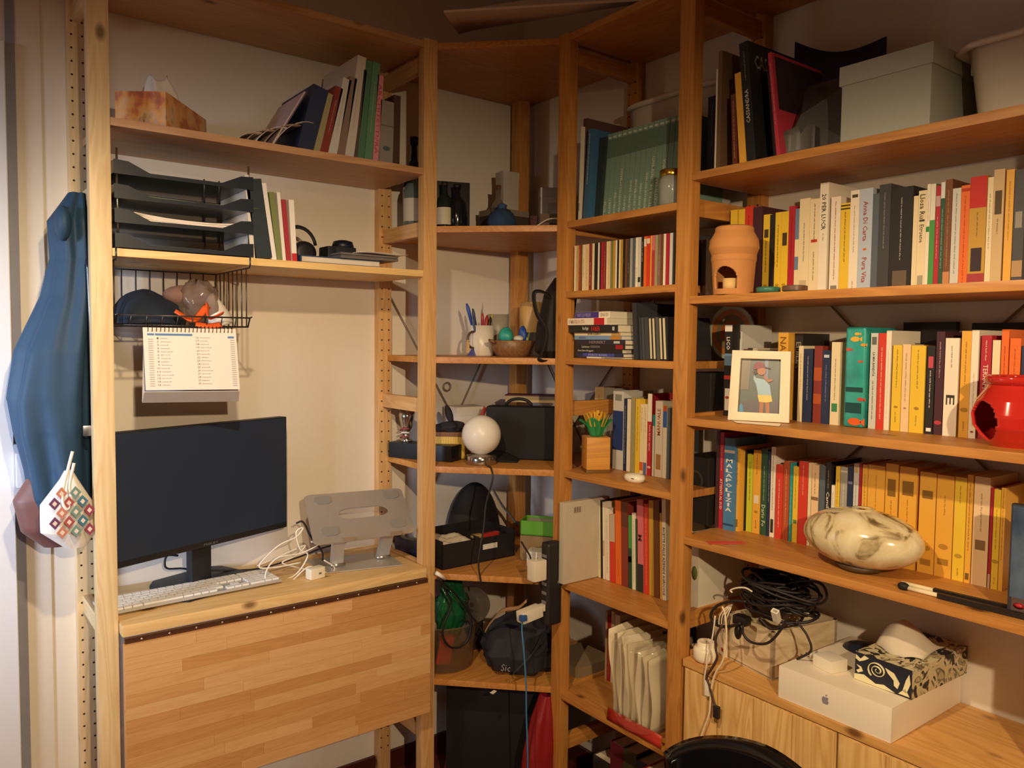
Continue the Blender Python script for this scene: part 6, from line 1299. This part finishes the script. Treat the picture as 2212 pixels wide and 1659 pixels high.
# front corner at the origin; sides run back to the left and to the right
mb = MB(); wL, wR_, hO = .146, .20, 0.7717-.6615
for a, b, c, d in ((-wL, 0, 0, .008), (-.008, 0, 0, wR_), (-wL, 0, wR_-.008, wR_), (-wL, -wL+.008, 0, wR_), (-wL*.52, -wL*.52+.006, .008, wR_-.008)): mb.box(a, b, c, d, .002, hO)
mb.box(-wL, 0, 0, wR_, 0, .006); mb.build('box_walls', OGM, og)
rr = random.Random(21)
BK = ['#231D1B', '#1C1716', '#2C2523']
hc_ = Vector((-0.1850,-1.2087,0.8233))
LB_ = ['thick black cable looping left over the pale box edge', 'black cable arching high over the heap', 'black cable looping to the right of the heap', 'black cable hanging in a low loop before the pale box', 'black cable coiled through the middle of the heap', 'thin black cable tangled at the rear of the heap', 'black cable circling the right rim of the pale box', 'brownish cable crossing the heap under the shelf', 'black cable bundled at the left of the heap', 'thin dark cable winding across the front of the heap', 'dark cable pressed flat in the centre of the heap', 'black cable curling at the back right of the heap']
for k in range(22):
    pts = []; a0 = rr.uniform(0, 6.28); rx = rr.uniform(.045, .105); ry = rr.uniform(.04, .09); cz = rr.uniform(-.02, .052)
    for j in range(14):
        a = a0+j*.95; pts.append(hc_+Vector((ry*math.sin(a)*rr.uniform(.6, 1.1)*.8, rx*math.cos(a)*rr.uniform(.6, 1.15), cz+rr.uniform(-.012, .014))))
    cable('black_cable', pts, rr.choice([.0026, .003, .0034]), rr.choice(BK), LB_[k] if k < 12 else 'black cable buried in the heap on the pale box', n=5)
for o in [q for q in bpy.data.objects if q.get('label') == 'black cable buried in the heap on the pale box']: o['group'] = 'cables buried in the heap'
cable('black_cable', [(-0.2900,-1.1969,0.8405),(-0.2900,-1.1636,0.8335),(-0.2900,-1.1194,0.8106),(-0.2900,-1.1004,0.7813),(-0.2900,-1.1182,0.7647),(-0.2900,-1.1529,0.7719),(-0.2900,-1.1838,0.7885)], .0034, '#2A211E', 'thick black cable looping out over the candle')
cable('black_cable', [(-0.2900,-1.2314,0.8139),(-0.2900,-1.2611,0.7992),(-0.2900,-1.2891,0.8136),(-0.2900,-1.2994,0.8387),(-0.2900,-1.2892,0.8106),(-0.2900,-1.2564,0.7671),(-0.2900,-1.2154,0.7542),(-0.2900,-1.1919,0.7657),(-0.2900,-1.1900,0.7861)], .0030, '#2A211E', 'black cable hanging in a round loop in front of the pale box')
cable('black_cable', [(-0.2400,-1.2940,0.8217),(-0.2400,-1.2990,0.8079),(-0.2400,-1.3150,0.7925),(-0.2400,-1.3267,0.7709),(-0.2400,-1.3229,0.7546),(-0.2400,-1.2948,0.7311)], .0026, '#2A211E', 'thin black cable running down to the white cardboard box')
cable('black_cable', [(-0.2000,-1.2385,0.8745),(-0.2000,-1.2840,0.8933),(-0.2000,-1.3227,0.8960),(-0.2000,-1.3355,0.8710),(-0.2000,-1.3188,0.8512),(-0.2000,-1.2857,0.8442)], .0030, '#241D1B', 'black cable standing in an open loop at the right of the heap')
o = MB().ball((0, 0, 0), (.045, .075, .022), seg=28, n=16, fn=lambda a, b: 1+.12*math.sin(6*a+2*b)*math.cos(4*b)).build('adapter_bundle', paint('#1B1716', .5, bump=.6, scale=60)); o.location = hc_+Vector((0, 0, .005)); tag(o, 'dense black bundle of adapters under the cables', 'cables')
pg = T('power_plug', 'black mains plug lying on the left edge of the pale box', 'plug', (-0.2750,-1.1726,0.7884)); MB().box(-.012, .012, -.02, .014, -.008, .012).build('plug_body', paint('#201A18', .4), pg, bev=.003); MB().ball((0, .006, -.028), (.008, .009, .018), seg=12, n=8).build('round_plug', paint('#201A18', .4), pg)
us = T('usb_connector', 'white rectangular connector standing up among the black cables', 'connector', (-0.2900,-1.2726,0.8330)); 
mb = MB(); ring_plate(mb, rrect(0, 0, .016, .012, .002, 4), rrect(0, 0, .010, .006, .001, 4), .03, lambda a, b, t: (b, -a, t-.018)); mb.build('shell', WP, us); us.rotation_euler = (.15, -.55, 0)
cable('white_cable', [(-0.2600,-1.1369,0.8399),(-0.2600,-1.1316,0.8440),(-0.2600,-1.1493,0.8540),(-0.2600,-1.1718,0.8598),(-0.2600,-1.1905,0.8562)], .002, '#E8DCC0', 'thin white cable arching at the left of the cable heap')
cable('white_cable', [(-0.3120,-1.1492,0.8211),(-0.3120,-1.1572,0.8075),(-0.3120,-1.1621,0.7719),(-0.3120,-1.1620,0.7349),(-0.3120,-1.1531,0.6947),(-0.3120,-1.1347,0.6616),(-0.3120,-1.1242,0.6200),(-0.3120,-1.1206,0.5643),(-0.3120,-1.1059,0.5201),(-0.3120,-1.0937,0.4764),(-0.3120,-1.0979,0.4239)], .0022, '#F0DCB4', 'long cream cable hanging down over the cabinet door')
cable('white_cable', [(-0.3100,-1.1291,0.7937),(-0.3100,-1.1240,0.7492),(-0.3100,-1.1125,0.6914),(-0.3100,-1.1044,0.6505),(-0.3100,-1.1039,0.6230),(-0.3100,-1.1109,0.6124)], .0020, '#E4D8C4', 'white flat cable ending at the cabinet edge')
cable('dark_usb_lead', [(-0.3140,-1.1520,0.7799),(-0.3140,-1.1363,0.7485),(-0.3140,-1.1358,0.7216),(-0.3140,-1.1403,0.7016),(-0.3140,-1.1293,0.6764),(-0.3140,-1.1131,0.6470),(-0.3140,-1.1202,0.6300),(-0.3140,-1.1316,0.6016),(-0.3140,-1.1399,0.5853)], .0030, '#4A342A', 'dark lead with a USB plug hanging over the cabinet door')
uq = T('usb_plug', 'black USB plug dangling before the cabinet door', 'plug', (-0.3140,-1.1427,0.5778)); MB().box(-.004, .004, -.008, .008, -.016, .012).build('plug_body', paint('#2A201C', .5), uq, bev=.002); MB().box(-.0025, .0025, -.005, .005, -.026, -.016).build('metal_tip', paint('#A88A54', .3, .8), uq)
uw = T('white_plug', 'small white plug end beside the dark lead', 'plug', (-0.3120,-1.1135,0.6248)); MB().box(-.003, .003, -.006, .006, -.022, .012).build('plug_body', WP, uw, bev=.001)
cdl = T('candle_jar', 'round white lidded candle jar at the left front of the cabinet', 'jar', (-.272, -1.0748, ZK))
MB().lathe([(.020, 0), (.027, .004), (.029, .012), (.029, .028), (.026, .034), (.020, .035), (.0205, .046), (.019, .048), (.016, .047), (.001, .046)], 36).build('jar_body', paint('#F2E4C8', .3, noise=0), cdl)
MB().tube([(-.010, -.008, .049), (-.009, -.008, .053), (-.006, -.008, .049)], .0007, 5).build('wick', paint('#3A2A1E'), cdl)
wc = T('white_carton', 'small white carton with red squares beside the pale box', 'box', (-.222, -1.088, ZK), RB-.5)
MB().box(-.055, 0, 0, .03, 0, .062).build('carton_body', paint('#E6D6B8', .6), wc, bev=.001)
for x in (-.046, -.012): MB().box(x, x+.01, -.0008, 0, .013, .021).build('red_square', paint('#9A2A22', .5), wc)
for k in range(4): cable('white_lead', [(-.225+.003*k, -1.075-.006*k, ZK+.06), (-.23, -1.08-.007*k, ZK+.10), (-.225, -1.095-.004*k, ZK+.125), (-.21, -1.10, ZK+.13)], .0016, '#E8DCC4', ['first', 'second', 'third', 'fourth'][k]+' thin white lead rising from the small white carton')
rbn = T('ring_binder', 'white lever binder with an olive finger hole behind the candle', 'binder', (-.22, -.905, .6535+.0), RB)
MB().box(.085, .115, 0, .2, .0, .29).build('cover', paint('#E8DEC8', .5), rbn, bev=.002) if False else None
MB().box(.075, .100, .0, .19, .080, .290).build('cover', paint('#E2D8C2', .5), rbn, bev=.002)
MB().lathe([(.001, -.001), (.011, -.001), (.011, .0005), (.001, .0005)], 24, M=Matrix.Translation((.088, 0, .19)) @ Matrix.Rotation(PI/2, 4, 'X') @ Matrix.Diagonal((.8, 1.6, 1, 1))).build('finger_hole', paint('#6A7038', .6), rbn)
nb2 = T('navy_pouch', 'dark navy pouch behind the white cardboard box', 'pouch', (-.07, -1.36, ZK), RB)
MB().grid(lambda u, v: (.075*math.cos(2*PI*u)*math.cos(v*PI/2)**.6, .05*math.sin(2*PI*u)*math.cos(v*PI/2)**.6, .001+.085*math.sin(v*PI/2)), 28, 10, cu=True).build('body', paint('#1C1F30', .5, coat=.3, bump=.3), nb2)
# ---------------- chair ----------------
chv = T('office_chair', 'glossy black moulded chair standing in front of the cabinet', 'chair', (-.62, -1.455, .022), .0)
BKC = paint('#100F10', .12, noise=.01, coat=.6)
def shell(u, v):
    a = -1.35+2.7*u; R0 = .21; z = .42+.262*v
    z = .42+(.262-.10*abs(u-.5)**1.6*2.2)*v
    return (R0*math.cos(a)*.35-.05*v+.02, R0*math.sin(a)*(1-.12*v), z)
MB().grid(shell, 28, 14).build('backrest', BKC, chv, solid=.022)
MB().grid(lambda u, v: (-.38+.42*u, (v-.5)*.40*(1-.15*u*u), .43-.02*math.sin(PI*u)*math.sin(PI*v)+.0*u), 14, 14).build('seat', BKC, chv, solid=.02)
for sx, sy in ((-1, -1), (-1, 1), (1, -1), (1, 1)): MB().tube([(-.17+.14*sx, .14*sy, .42), (-.17+.19*sx, .19*sy, -.022)], .011, 8).build('leg', paint('#B8B4B0', .2, .9), chv)
